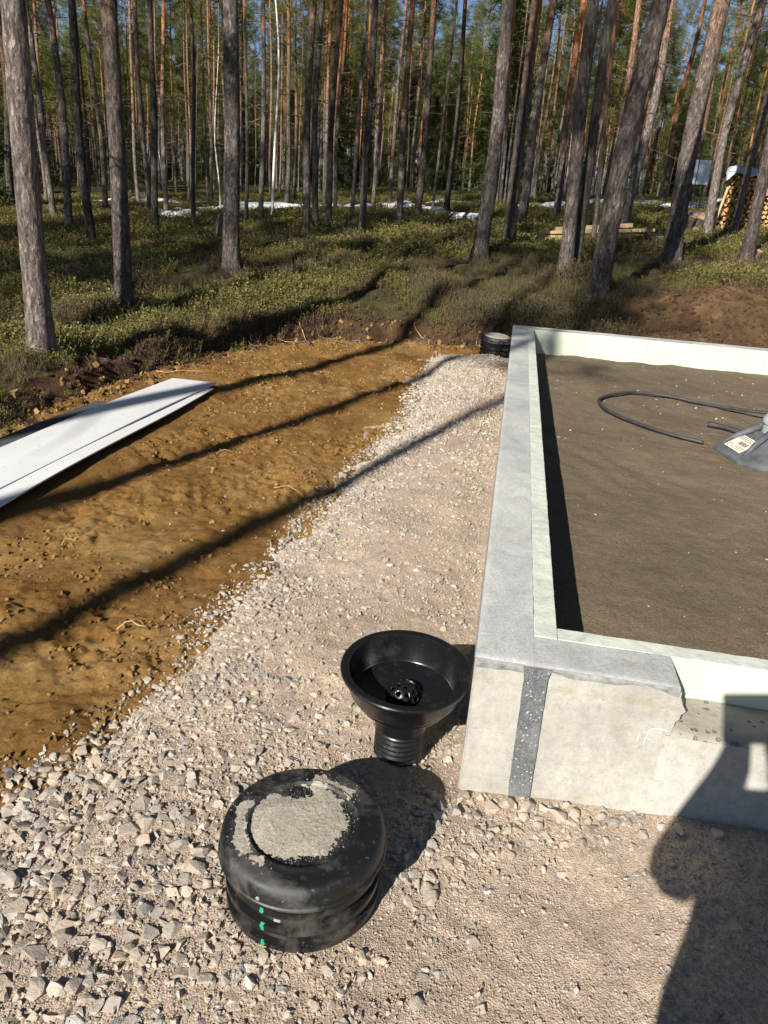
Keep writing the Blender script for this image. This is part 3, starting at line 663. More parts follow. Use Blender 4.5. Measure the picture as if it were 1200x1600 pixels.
# ------------------------------------------------------------------ white sheets lying on the soil, over a strip of grey felt
def sheet(name, xl, xr, y0, y1, zf, th, mat, label, cat, n=60):
    V = []; F = []; m = 9
    for lv in (0, 1):
        for k in range(n+1):
            y = y0+(y1-y0)*k/n
            for i in range(m):
                x = xl(y)+(xr(y)-xl(y))*i/(m-1); V.append((1.036*x, 1.036*y+.065, zf(x, y)+(th if lv == 0 else 0)))
    o_ = (n+1)*m
    for k in range(n):
        for i in range(m-1):
            a = k*m+i; F.append((a, a+1, a+m+1, a+m)); F.append((o_+a, o_+a+m, o_+a+m+1, o_+a+1))
        F.append((k*m, (k+1)*m, o_+(k+1)*m, o_+k*m)); F.append((k*m+m-1, o_+k*m+m-1, o_+(k+1)*m+m-1, (k+1)*m+m-1))
    for i in range(m-1): F.append((i, o_+i, o_+i+1, i+1)); a = n*m+i; F.append((a, a+1, o_+a+1, o_+a))
    o = mesh_obj(name, V, F, mat); smooth_angle(o, 40); tag(o, label, cat); return o
def zl(x, y): return .004+.012*math.sin((y-1)*1.3)
sheet('felt_strip', lambda y: -3.10-.03*math.sin(y*1.1), lambda y: -2.86, .5, 3.45, lambda x, y: float(zl(x, y))-.012, .010, MAT['felt'], 'dark grey felt strip sticking out under the white sheets', 'felt strip')
sheet('white_sheet', lambda y: -2.93+.01*math.sin(y*2), lambda y: -2.415+.012*math.sin(y*2.1+1)-.02*(y-1.3)/3, .2, 4.22, lambda x, y: float(zl(x, y)), .009, MAT['sheet'], 'lower long white sheet on brown soil, showing as a strip along the stack edge', 'white sheet')
sheet('white_sheet', lambda y: -3.0+.035*(y-1)/1.0*.9, lambda y: -2.565+.026*(y-1.3), .35, 4.40, lambda x, y: float(zl(x, y))+.011+.006*math.sin(y*2.3), .009, MAT['sheet'], 'upper wide white sheet on brown soil crossed by a tree shadow', 'white sheet')

# ------------------------------------------------------------------ inside the foundation: cable, hose end, grey rubber base
def zfill(x, y): return float(z_fill(np.array([x]), np.array([y]))[0])
cp = [(2.35, 4.36, .10), (2.02, 4.53, .05), (1.70, 4.77, .012), (1.37, 4.93, .02), (1.1, 4.92, .02), (.93, 4.80, .02), (.79, 4.60, .02), (.755, 4.40, .02), (.80, 4.14, .02), (.95, 3.90, .02), (1.17, 3.67, .016), (1.39, 3.55, .014)]
V, F = tube(spline([(x, y, zfill(x, y)+z+.006) for x, y, z in cp], 8), .0125, 10)
o = mesh_obj('black_cable', V, F, MAT['hose'], None, True); tag(o, 'long looped black cable curving over the sand inside the foundation', 'cable')
V, F = tube(spline([(1.53, 4.06, .245), (1.62, 4.0, .247), (1.72, 3.93, .240), (1.86, 3.80, .225)], 6), .020, 12)
o = mesh_obj('hose_end', V, F, MAT['hose'], None, True); tag(o, 'short thick black hose end pointing out beside the grey rubber base', 'hose')
V, F = tube(spline([(1.50, 3.90, .216), (1.60, 3.87, .217), (1.72, 3.80, .217)], 4), .007, 8)
o = mesh_obj('wire_end', V, F, MAT['hose'], None, True); tag(o, 'thin black wire end lying just below the hose end', 'wire')
GC = (1.88, 3.42); gz = zfill(*GC)-.004
e = empty('rubber_base', (*GC, gz), 0, 'grey rubber pipe base with paper label at the right edge', 'pipe base')
e.rotation_euler = (0, 0, math.radians(13))
oct_ = lambda r, z, sq=1.: [(r*math.cos(math.radians(22.5+45*k)), r*math.sin(math.radians(22.5+45*k)), z) for k in range(8)]
lv = [(.44, 0), (.445, .018), (.43, .032), (.245, .135), (.215, .152), (.205, .17)]
bm = bmesh.new(); rows = [[bm.verts.new(c) for c in oct_(r, z)] for r, z in lv]
for a_, b_ in zip(rows[:-1], rows[1:]):
    for k in range(8): bm.faces.new((a_[k], a_[(k+1) % 8], b_[(k+1) % 8], b_[k]))
bm.faces.new(rows[-1]); bmesh.ops.bevel(bm, geom=bm.edges[:], offset=.006, segments=2, affect='EDGES')
sk = bm_obj('skirt', bm, MAT['skirt'], e); smooth_angle(sk, 25)
for k in range(8):
    a = math.radians(45*k+22.5); V, F = tube([(.39*math.cos(a), .39*math.sin(a), .055), (.30*math.cos(a), .30*math.sin(a), .125), (.185*math.cos(a), .185*math.sin(a), .20)], [.012, .02, .022], 8)
    mesh_obj('rib', V, F, MAT['skirt'], e, True)
V, F = lathe([(.001, .285), (.12, .285), (.165, .278), (.178, .262), (.18, .235), (.172, .228), (.172, .15)], 48); o = mesh_obj('cap', V, F, MAT['capp'], e, True); smooth_angle(o, 40)
# label on the facet that looks toward the camera's left
ang = math.radians(180+13*0)
fa = math.radians(180); ca, sa = math.cos(fa), math.sin(fa)
def facet(u, v, off=.004):   # u across, v up the slope, metres, on the facet whose normal heads at fa
    r0, z0, r1, z1 = .43*math.cos(PI/8), .034, .245*math.cos(PI/8), .135; ln = math.hypot(r0-r1, z1-z0); t = v/ln
    r = r0+(r1-r0)*t; z = z0+(z1-z0)*t; n_ = ((z1-z0)/ln, (r0-r1)/ln); r += n_[0]*off; z += n_[1]*off
    return (r*ca-u*sa, r*sa+u*ca, z)
lb = mesh_obj('paper_label', [facet(-.105, .035, .007), facet(.105, .035, .007), facet(.105, .175, .007), facet(-.105, .175, .007)], [(3, 2, 1, 0)], MAT['paper'], e)
V = []; F = []; rr = random.Random(8); u = -.03
while u < .07:
    wd = rr.uniform(.0015, .005); a = len(V); V += [facet(u, .09, .0085), facet(u+wd, .09, .0085), facet(u+wd, .122, .0085), facet(u, .122, .0085)]; F.append((a+3, a+2, a+1, a)); u += wd+rr.uniform(.002, .004)
mesh_obj('barcode', V, F, MAT['ink'], lb, kind='stuff')
V = []; F = []
for v in (.045, .058, .071, .135, .147, .160):
    u = -.09
    while u < .08:
        wd = rr.uniform(.008, .024)
        if rr.random() < .85: a = len(V); V += [facet(u, v, .0085), facet(u+wd, v, .0085), facet(u+wd, v+.005, .0085), facet(u, v+.005, .0085)]; F.append((a+3, a+2, a+1, a))
        u += wd+.006
mesh_obj('print_lines', V, F, MAT['ink'], lb, kind='stuff')

# ------------------------------------------------------------------ loose stones
STONES = [hull_stone(200+i, (.38, .5, .62, .45, .72, .55)[i % 6], (9, 14, 20, 26, 12, 17, 30)[i % 7], 'stone', (.15, .3, .4, .2)[i % 4]) for i in range(20)]
PEBS = [hull_stone(300+i, .7, 9) for i in range(6)]
CLODS = [hull_stone(400+i, .65, 14, 'clod', .4) for i in range(6)]
ECL = [hull_stone(450+i, .6, 14, 'earth', .45) for i in range(5)]
def in_view(P, margin=.08):
    d = P-CAM; z = d@FW; u = (d@RT)/z*FPX/600; v = (d@UP)/z*FPX/800
    return (z > .2) & (np.abs(u) < 1+margin) & (np.abs(v) < 1+margin), z
def free_of_things(x, y, pad=0.):
    ok = ~((x > -.004-pad) & (y > -.004-pad))
    ok &= np.hypot(x-WELL[0], y-WELL[1]) > .188+pad
    ok &= np.hypot(x-FUN.x, y-FUN.y) > .074+pad
    ok &= np.hypot(x+.185, y-7.62) > .19+pad
    return ok
COARSE_BLOBS = [(-.03, -.27, .13, 1.0), (-.12, -.40, .10, .7), (.10, -.09, .10, .9), (.30, -.06, .10, .8), (.48, -.05, .06, .5), (-.06, .2, .10, .8), (-.62, -.62, .28, 1.0), (-.85, -.30, .25, .9), (-.70, -.95, .35, 1.1), (-.45, -.10, .18, .75), (-.15, -.62, .12, .6), (-.6, .25, .2, .5), (-.1, -.02, .1, .6), (.42, -.72, .09, .7), (.55, -.78, .1, .6)]
def coarse_w(x, y):
    ed = gravG(x, y); wt = 1.0*np.exp(-((ed-.07)/.19)**2)
    for bx, by, s, a in COARSE_BLOBS: wt = wt+a*np.exp(-((x-bx)**2+(y-by)**2)/(s*s))
    wt = wt+.75*ss(-.2, -.55, x)*ss(.15, -.25, y)+.11*ss(.05, -.1, x)*ss(-.3, 0, y)+.03
    return np.clip(wt, 0, 1.1)*(.55+.9*ss(-.25, .35, fbm(x, y, .3, 3, 121)))
n = 130000; x = rng.uniform(-2.0, 1.6, n); y = rng.uniform(-1.7, 7.4, n)
keep = (rng.random(n) < coarse_w(x, y)*.62) & (gravG(x, y) > -.13) & free_of_things(x, y, .012); x = x[keep]; y = y[keep]
sz = .0070+.018*rng.random(len(x))**2.3+.017*ss(-.35, -.8, x)*ss(.2, -.4, y)*rng.random(len(x))**1.6
sz = sz*(.8+.3*ss(1.5, 4, y))
# thin out overlaps, larger stones first
order = np.argsort(-sz); cell = {}; sel = []
for i in order:
    k = (int(x[i]/.05), int(y[i]/.05)); bad = False
    for a in (-1, 0, 1):
        for b in (-1, 0, 1):
            for j in cell.get((k[0]+a, k[1]+b), ()):
                if math.hypot(x[i]-x[j], y[i]-y[j]) < .58*(sz[i]+sz[j]): bad = True; break
            if bad: break
        if bad: break
    if not bad: cell.setdefault(k, []).append(i); sel.append(i)
sel = np.array(sel); x = x[sel]; y = y[sel]; sz = sz[sel]
P = np.stack([x, y, np.maximum(z_gravel(x, y), z_sand(x, y))+sz*(-.22+.34*rng.random(len(x)))], 1)
rot = rng.uniform(-1, 1, (len(x), 3))*np.array([.5, .5, PI]); sc = sz[:, None]*(1+.3*(rng.random((len(x), 3))-.5))
iv, dz = in_view(P); show = np.where(iv, sz/dz, 0); big = np.argsort(-show)[:300]; bigset = np.zeros(len(x), bool); bigset[big] = True
for i in big:
    o = bpy.data.objects.new('stone', STONES[int(rng.integers(len(STONES)))]); COL.objects.link(o); o.parent = gravel_ground
    o.location = P[i]; o.rotation_euler = rot[i]; o.scale = sc[i]
r_ = ~bigset
scatter('loose_stones', P[r_], rot[r_], sc[r_], src_col('stone_source', STONES), gravel_ground)
print('coarse stones', len(x))
# smaller chippings and grit
n = 130000; x = rng.uniform(-1.8, 1.7, n); y = -1.5+9*rng.random(n)**1.25
keep = (gravG(x, y) > -.18) & free_of_things(x, y, .003) & (rng.random(n) < .09+.60*ss(-.15, .5, fbm(x, y, .22, 4, 131)+.5*coarse_w(x, y)-.35*ss(.0, .3, x)*ss(-.1, -.3, y)+.35*ss(2.5, 5, y)))
x = x[keep]; y = y[keep]; sz = (.0026+.0075*rng.random(len(x))**2.2)*(1+.6*ss(2, 5, y))
P = np.stack([x, y, np.maximum(z_gravel(x, y), z_sand(x, y))+sz*.3], 1)
scatter('chippings', P, rng.uniform(-PI, PI, (len(x), 3)), sz, src_col('chipping_source', PEBS+STONES[:4]), gravel_ground)
n = 160000; x = rng.uniform(-1.5, 1.4, n); y = -1.4+4.2*rng.random(n)**1.3
keep = (gravG(x, y) > -.05) & free_of_things(x, y, .0); x = x[keep]; y = y[keep]; sz = .0011+.0030*rng.random(len(x))**2
scatter('grit', np.stack([x, y, z_gravel(x, y)+sz*.4], 1), rng.uniform(-PI, PI, (len(x), 3)), sz, src_col('grit_source', PEBS), gravel_ground)
# stones that can be told apart along the foot of the front wall
for (x, y, s) in [(.02, -.045, .022), (.065, -.035, .017), (.105, -.07, .026), (.15, -.045, .020), (.20, -.055, .024), (.245, -.05, .019), (.285, -.065, .030), (.335, -.055, .021), (.37, -.07, .017), (.405, -.05, .016), (.44, -.06, .018), (.62, -.05, .022), (.72, -.05, .02), (-.05, -.12, .02), (.0, -.13, .024), (.06, -.12, .018)]:
    o = bpy.data.objects.new('stone', STONES[int(rng.integers(len(STONES)))]); COL.objects.link(o); o.parent = gravel_ground
    o.location = (x, y, float(z_gravel(np.array([x]), np.array([y]))[0])+s*.3); o.rotation_euler = (rnd.uniform(-.4, .4), rnd.uniform(-.4, .4), rnd.uniform(-3, 3)); o.scale = (s, s*.85, s)
# soil clods and a few stones in the ochre soil
n = 120000; x = rng.uniform(-4.6, -.3, n); y = -1.2+9.4*rng.random(n)**1.3
B = edgeB(x, y); keep = (gravG(x, y) < .0) & (B < .1) & (rng.random(n) < .08+.7*ss(.0, .45, fbm(x, y, .35, 4, 141)+.4*ss(-.6, 0, B))) & ~((x > -3.1) & (x < -2.4) & (y < 4.45))
x = x[keep]; y = y[keep]; sz = .0022+.014*rng.random(len(x))**4.5
scatter('soil_clods', np.stack([x, y, z_sand(x, y)+sz*.15], 1), rng.uniform(-PI, PI, (len(x), 3)), sz, src_col('clod_source', CLODS), sand_ground)
n = 170; x = rng.uniform(-4.5, -.7, n); y = rng.uniform(-.8, 7.6, n); keep = (gravG(x, y) < -.05) & (edgeB(x, y) < 0) & (fbm(x, y, .9, 3, 142) > -.05) & ~((x > -3.1) & (x < -2.35) & (y < 4.5)); x = x[keep]; y = y[keep]
sz = .007+.022*rng.random(len(x))**3
x = np.append(x, [-3.12, -2.98, -3.3, -2.15, -1.05]); y = np.append(y, [4.5, 4.62, 3.9, 2.62, 2.35]); sz = np.append(sz, [.085, .05, .05, .04, .035])
for i in range(len(x)):
    o = bpy.data.objects.new('stone', (STONES if i < len(x)-5 else CLODS)[i % 6]); COL.objects.link(o); o.parent = sand_ground
    o.location = (x[i], y[i], float(z_sand(x[i:i+1], y[i:i+1])[0])+sz[i]*.1); o.rotation_euler = (rnd.uniform(-.4, .4), rnd.uniform(-.4, .4), rnd.uniform(-3, 3)); o.scale = (sz[i], sz[i]*.8, sz[i]*.8)
n = 16000; x = rng.uniform(.4, 5.5, n); y = rng.uniform(7.0, 10.5, n); e_ = ss(.9, 1.6, x+.4*fbm(x, y, .6, 3, 62))*(1-ss(.9, 2.3, sdist(x, y)-.25*np.maximum(x-2.2, 0)+.5*fbm(x, y, .8, 3, 61)))
k = rng.random(n) < e_; x = x[k]; y = y[k]; sz = .006+.035*rng.random(len(x))**4
scatter('earth_clods', np.stack([x, y, z_forest(x, y)+sz*.2], 1), rng.uniform(-PI, PI, (len(x), 3)), sz, src_col('earth_clod_source', ECL), forest_floor)
n = 16000; x = rng.uniform(-4.6, 1.2, n); y = rng.uniform(1.2, 8.6, n); B = edgeB(x, y); k = (np.abs(B-.06) < .22) & (rng.random(n) < .8); x = x[k]; y = y[k]; sz = .008+.035*rng.random(len(x))**3
scatter('bank_clods', np.stack([x, y, np.maximum(z_forest(x, y), z_sand(x, y))+sz*.2], 1), rng.uniform(-PI, PI, (len(x), 3)), sz, src_col('bank_clod_source', ECL+CLODS[:3]), forest_floor)
# specks in the fill
n = 1700; x = rng.uniform(.26, 3.6, n); y = .26+6.2*rng.random(n)**1.2; sz = .0012+.006*rng.random(n)**8
scatter('pale_chips', np.stack([x, y, z_fill(x, y)+sz*.2], 1), rng.uniform(-PI, PI, (n, 3)), sz*(1+.8*ss(2, 5, y)), src_col('chip_source', PEBS), sand_fill)
# stones and grit on the far road
n = 9000; x = rng.uniform(3.0, 5.5, n); y = rng.uniform(7.5, 11, n); sz = .007+.03*rng.random(n)**3; k = (x-(3.62+.10*(y-8)) > 0) & (y < 11); x = x[k]; y = y[k]; sz = sz[k]
scatter('road_stones', np.stack([x, y, z_road(x, y)+sz*.2], 1), rng.uniform(-PI, PI, (len(x), 3)), sz, src_col('road_source', STONES[:6]), gravel_road)

# ------------------------------------------------------------------ trees
class Acc:
    def __init__(s): s.V = []; s.F = []; s.mi = []
    def add(s, V, F, mi=0):
        o = len(s.V); s.V += [tuple(v) for v in V]; s.F += [tuple(i+o for i in f) for f in F]; s.mi += [mi]*len(F)
    def mesh(s, name, mats, smooth=False):
        me = bpy.data.meshes.new(name); me.from_pydata(s.V, [], s.F); me.update()
        for m in mats: me.materials.append(m)
        me.polygons.foreach_set('material_index', s.mi)
        if smooth: me.polygons.foreach_set('use_smooth', [True]*len(s.F))
        return me
def trunk_shape(seed, h=15., d=.25, n=12, rings=26, rough=.03, bend=.06):
    r = random.Random(seed); ph = [r.uniform(0, 6.3) for _ in range(4)]; A = Acc(); V = []; F = []
    zs = [-.35, -.1, 0, .08, .2, .4, .7]+[.7+(h-.7)*((k+1)/(rings-7)) for k in range(rings-7)]
    rn = np.random.default_rng(seed); jit = 1+rough*rn.normal(size=(len(zs), n))
    for i, z in enumerate(zs):
        t = max(0, z)/h; rad = d/2*(1.0+.32*math.exp(-max(z, 0)/.16)+.12*math.exp(-max(z, 0)/1.2))*(max(0., 1-t)**.75*.93+.07)/1.05
        ox = bend*math.sin(z*.5+ph[0])*min(1, z/2 if z > 0 else 0)+.5*bend*math.sin(z*1.1+ph[1])*min(1, max(z, 0)/2); oy = bend*math.sin(z*.6+ph[2])*min(1, max(z, 0)/2)
        for k in range(n):
            a = 2*PI*k/n; q = rad*jit[i, k]*(1+.10*math.exp(-max(z, 0)/.2)*math.cos(a*4+ph[3])); V.append((ox+q*math.cos(a), oy+q*math.sin(a), z))
    for i in range(len(zs)-1):
        for k in range(n): k2 = (k+1) % n; F.append((i*n+k, i*n+k2, (i+1)*n+k2, (i+1)*n+k))
    return V, F
def dead_twigs(A, seed, z0, z1, cnt, mi, d=.2):
    r = random.Random(seed)
    for _ in range(cnt):
        z = r.uniform(z0, z1); a = r.uniform(0, 6.28); ln = r.uniform(.25, 1.3); dr = Vector((math.cos(a), math.sin(a), r.uniform(-.25, .25))); st = Vector((math.cos(a)*d*.35, math.sin(a)*d*.35, z))
        p1 = st+dr*ln*.5; p2 = st+dr*ln+Vector((r.uniform(-.15, .15), r.uniform(-.15, .15), r.uniform(-.25, .1)))
        A.add(*tube([st, p1, p2], [.012, .008, .003], 3, False), mi)
def clump(A, c, r, n, ln, wd, mi, up=.35):
    for _ in range(n):
        d = Vector((r.gauss(0, 1), r.gauss(0, 1), r.gauss(up, .8))).normalized(); s = d.cross(Vector((r.gauss(0, 1), r.gauss(0, 1), r.gauss(0, 1)))).normalized()*wd*r.uniform(.6, 1.3); b = c+d*ln*.15+Vector((r.gauss(0, .09), r.gauss(0, .09), r.gauss(0, .07))); t = b+d*ln*r.uniform(.7, 1.3)
        A.add([b-s, b+s, t+s*.35, t-s*.35], [(0, 1, 2, 3)], mi)
def pine_crown(seed, z0, z1, rad, dens=1., nb=11):
    r = random.Random(seed); A = Acc(); lv = int((z1-z0)/.42)
    for i in range(lv+1):
        t = i/lv; z = z0+(z1-z0)*t; R = rad*(1-t)**.55*(.55+.45*min(1, t*3.2))+.18
        for k in range(max(3, int(r.uniform(3, 6)*(1-.3*t)))):
            if r.random() < .18: continue
            a = r.uniform(0, 6.28); ln = R*r.uniform(.55, 1.15); dr = Vector((math.cos(a), math.sin(a), r.uniform(-.1, .45))); st = Vector((0, 0, z-.1)); en = st+dr*ln+Vector((0, 0, .12*ln))
            A.add(*tube([st, st+dr*ln*.55, en], [.022, .014, .005], 3, False), 1)
            m = max(2, int(ln*3.3*dens))
            for q in range(m):
                f = .35+.65*(q+.5)/m; c = st+(en-st)*f+Vector((r.gauss(0, .16), r.gauss(0, .16), r.gauss(.03, .10))); clump(A, c, r, int(26*dens), .23, .0135, 0)
    clump(A, Vector((0, 0, z1)), r, 30, .22, .014, 0)
    return A.mesh('pine_crown', [MAT['needle'], MAT['bark']])
def spruce_crown(seed, z0, z1, rad):
    r = random.Random(seed); A = Acc(); z = z0
    while z < z1:
        t = (z-z0)/(z1-z0); R = rad*(1-t)**.85+.08
        for k in range(7):
            a = r.uniform(0, 6.28); ln = R*r.uniform(.7, 1.1); dr = Vector((math.cos(a), math.sin(a), -.28+.5*t)); st = Vector((0, 0, z)); en = st+dr*ln
            A.add(*tube([st, en], [.015, .004], 3, False), 1)
            m = max(2, int(ln*6))
            for q in range(m): clump(A, st+(en-st)*((q+.7)/m)+Vector((r.gauss(0, .06), r.gauss(0, .06), -.05)), r, 16, .18, .018, 0, -.35)
        z += .30
    return A.mesh('spruce_crown', [MAT['spruce'], MAT['bark']])
TR_NEAR = []
for s in range(5):
    A = Acc(); A.add(*trunk_shape(500+s, 15., .25, 28, 150, .035, .05)); dead_twigs(A, 900+s, 4, 8, 5, 1); TR_NEAR.append(A.mesh('near_trunk', [MAT['bark'], MAT['twig']], True))
TR_FAR = []
for s in range(7):
    A = Acc(); A.add(*trunk_shape(540+s, 15., .22, 9, 26, .02, .09)); dead_twigs(A, 940+s, 1.8, 9, 26, 1); TR_FAR.append(A.mesh('far_trunk', [MAT['bark'], MAT['twig']], True))
CROWNS = [pine_crown(600+s, z0, z1, rad) for s, (z0, z1, rad) in enumerate([(8.6, 15.2, 1.35), (9.6, 15.3, 1.5), (7.6, 15.2, 1.25), (9.0, 15.2, 1.6), (8.0, 15.3, 1.45), (10.2, 15.4, 1.3)])]
LOWCR = [pine_crown(640+s, z0, z1, rad, 1.) for s, (z0, z1, rad) in enumerate([(3.2, 15.2, 1.5), (5.0, 15.2, 1.7)])]
SPR = [spruce_crown(660+s, .5, 8., 1.3) for s in range(2)]
def pine(x, y, lx, ly, d, label, group=None, near=False, h=None, crown=None, seed=None, name='pine_tree', z=None):
    r = random.Random(seed if seed is not None else int(x*1000+y*77)); h = h or r.uniform(14, 17.5)
    e = empty(name, (x, y, zfor(x, y) if z is None else z), 0, label, 'pine tree', group)
    M_ = Vector((lx, ly, 1)).normalized(); e.rotation_euler = (Vector((0, 0, 1)).rotation_difference(M_).to_matrix() @ Matrix.Rotation(r.uniform(0, 6.28), 3, 'Z')).to_euler()
    me = (TR_NEAR if near else TR_FAR)[r.randrange(5)]
    t = bpy.data.objects.new('trunk', me); COL.objects.link(t); t.parent = e; f = .92*d/(.25 if near else .22); t.scale = (f, f, h/15)
    c = bpy.data.objects.new('crown', crown or CROWNS[r.randrange(len(CROWNS))]); COL.objects.link(c); c.parent = e; q = r.uniform(.85, 1.2)*(.7+.3*min(1.4, d/.2)); c.scale = (q, q, h/15); c.rotation_euler = (0, 0, r.uniform(0, 6.28))
    return e
# the trees that can be told apart: x, y, lean x, lean y, trunk diameter, label
TREES = [
 (-3.97, 4.17, .009, .006, .22, 'thick pale-barked pine nearest on the left, beside the brown soil edge', 1),
 (-19.1, 26.1, .019, .013, .29, 'dark pine trunk cut by the left frame edge, behind the nearest pine', 0),
 (-14.7, 21.7, -.022, -.014, .22, 'thin dark pine leaning left just right of the nearest pine', 0),
 (-11.6, 17.4, -.006, -.004, .23, 'black shaded pine trunk, third right of the pale nearest pine', 0),
 (-9.22, 14.3, -.005, -.003, .21, 'pine with grey foot and bright orange upper trunk on the left', 0),
 (-4.42, 6.48, .015, .008, .205, 'dark reddish pine standing second nearest on the left', 1),
 (-14.6, 24.8, -.021, -.012, .20, 'slim pine leaning left right behind the second nearest left pine', 0),
 (-13.6, 26.2, -.026, -.013, .21, 'slim bright orange pine left of the snow patches', 0),
 (-9.12, 17.2, .006, .003, .19, 'straight grey pine in front of the left end of the snow', 0),
 (-12.2, 24.5, .017, .008, .18, 'slim pine standing in the left snow patch', 0),
 (-10.1, 21.9, .007, .003, .14, 'thin pine in front of the snow, left of the stout middle-left pine', 0),
 (-4.40, 9.91, -.009, -.003, .28, 'stout grey pine left of centre standing alone in heather', 1),
 (-7.63, 19.7, 0, 0, .12, 'very thin pine just right of the stout grey pine', 0),
 (-6.94, 18.9, .002, .001, .15, 'thin dark pine, second right of the stout grey pine', 0),
 (-9.25, 28.9, 0, 0, .20, 'pale brown pine by the snow at centre left', 0),
 (-9.64, 31.3, -.007, -.002, .16, 'thin orange-topped pine by the snow at centre left', 0),
 (-4.95, 16.2, .012, .003, .19, 'left trunk of the close dark trio at upper centre', 0),
 (-5.03, 17.3, -.002, -.001, .16, 'middle trunk of the close dark trio at upper centre', 0),
 (-5.06, 18.8, .018, .004, .17, 'right trunk of the close dark trio at upper centre', 0),
 (-6.42, 23.6, .012, .003, .14, 'thin pine glimpsed behind the close dark trio', 0),
 (-4.91, 21.0, .014, .003, .13, 'thin pine just left of the single dark centre pine', 0),
 (-3.57, 15.9, -.001, 0, .17, 'single dark straight pine at the picture centre', 0),
 (-5.46, 27.1, -.001, 0, .16, 'thin far pine right behind the single dark centre pine', 0),
 (-3.09, 18.0, .006, .001, .18, 'pine with dark foot and orange top right of centre', 0),
 (-5.25, 29.3, .008, .001, .17, 'thin far pine left of the orange-topped centre pine', 0),
 (-3.25, 22.5, .023, .003, .23, 'dark pine leaning right beside the orange-topped centre pine', 0),
 (-2.39, 18.7, .041, .005, .08, 'whip-thin dead pine stem leaning right of centre', 0),
 (-2.77, 26.7, -.003, 0, .22, 'dark far pine left of the blue sky gap', 0),
 (-.73, 12.2, .011, .001, .27, 'tall grey pine right of centre, left of the lumber', 1),
 (-1.04, 27.8, -.027, -.001, .21, 'orange far pine just behind the tall grey right-centre pine', 0),
 (-.27, 13.9, -.018, 0, .25, 'black shaded pine next to the tall grey right-centre pine', 1),
 (-.12, 20.8, .035, 0, .28, 'pale sunlit pine leaning right behind the lumber', 0),
 (.91, 23.8, -.022, .001, .24, 'dark far pine right of the pale leaning pine', 0),
 (.65, 10.05, -.040, .002, .21, 'front trunk of the close pair in front of the lumber', 1),
 (.79, 10.34, .001, 0, .16, 'slimmer pale trunk of the close pair in front of the lumber', 1),
 (1.39, 14.8, -.054, .005, .10, 'short thin pine stem rising behind the lumber', 0),
 (2.56, 24.8, -.022, .002, .24, 'dark and orange far pine behind the thick leaning pine', 0),
 (1.03, 8.75, .050, -.005, .28, 'thick leaning pine closest behind the foundation', 1),
 (2.31, 18.1, .022, -.003, .24, 'orange-topped pine just right of the thick leaning pine', 0),
 (5.78, 35.4, .014, -.002, .28, 'dark far pine left of the white double panel', 0),
 (2.47, 12.2, 0, 0, .32, 'thick grey pine on the right, left of the chopped logs', 1),
 (4.02, 17.2, .007, -.002, .22, 'leaning pine in front of the chopped logs', 0),
 (4.54, 17.0, -.008, .002, .16, 'slender grey pine standing before the firewood stack', 0),
 (3.74, 12.5, -.007, .002, .22, 'grey pine at the right frame edge before the firewood', 1)]
for i, (x, y, lx, ly, d, lb_, nr) in enumerate(TREES): pine(x, y, lx, ly, d, lb_, 'pines told apart at the clearing edge', bool(nr), seed=3000+i)
# birch: thin pale stem by the snow
def birch(x, y, d, h, label):
    e = empty('birch_tree', (x, y, zfor(x, y)), 0, label, 'birch tree'); A = Acc(); A.add(*trunk_shape(int(x*-100), h, d, 8, 20, .02, .12)); t = link('trunk', A.mesh('birch_trunk', [MAT['birch']], True), None, e)
    A = Acc(); dead_twigs(A, 5, h*.3, h, 40, 0, .05); link('twigs', A.mesh('birch_twigs', [MAT['twig']]), None, e, kind='stuff')
birch(-10.9, 26.2, .06, 6.5, 'thin white birch stem in the snow patch'); birch(-10.55, 26.5, .045, 5, 'thinner birch stem beside the white birch'); birch(-8.09, 23.5, .09, 12, 'tall pale thin birch right of the stout grey pine'); birch(-12.4, 25.0, .04, 4, 'short crooked birch sapling left of the white birch')
# trees behind and left of the photographer (they throw the shadow bands)
def caster(px, py, back, lean, d, h, label, crown):
    s = np.array([math.sin(AZ), math.cos(AZ)]); l = np.array([-math.cos(AZ), math.sin(AZ)])*lean; v = l+s/math.tan(EL); v /= np.linalg.norm(v)
    b = np.array([px, py])-back*v; pine(b[0], b[1], l[0], l[1], d, label, None, True, h, crown, name='pine_tree', z=zat(b[0], b[1])-.02)
caster(-.93, 2.7, 14.5, .05, .28, 16.3, 'pine behind the photographer whose trunk shadow crosses the gravel', CROWNS[5])
caster(-1.63, 4.0, 13, .05, .25, 18.5, 'slim pine behind the photographer whose shadow crosses the brown soil', CROWNS[5])
caster(-2.72, 4.0, 13.0, .03, .36, 19, 'stout pine behind the photographer whose shadow crosses the white sheets', CROWNS[5])
placed = []
tries = 0
while len(placed) < 40 and tries < 4000:
    tries += 1; x = rnd.uniform(-22, -5.2); y = rnd.uniform(-14, 12); ok = True
    if edgeB(np.array([x]), np.array([y]))[0] < .6: continue
    v = np.array([x, y, 1.])-CAM; u_ = (v@RT)/(v@FW)*FPX+600
    if v@FW > 0 and u_ > -60: continue
    for t in np.arange(0, 30, .5):
        qx, qy = x+t*math.sin(AZ), y+t*math.cos(AZ); m = .3 if t < 15 else 1.9
        if -3.3-m < qx < 5+m and -3 < qy < 7.6+m: ok = False; break
    if any(math.hypot(x-a, y-b) < 1.3 for a, b in placed): continue
    if ok: placed.append((x, y)); pine(x, y, rnd.uniform(-.02, .02), rnd.uniform(-.02, .02), rnd.uniform(.17, .27), 'pine standing out of the picture to the left', 'pines left of the picture', False)
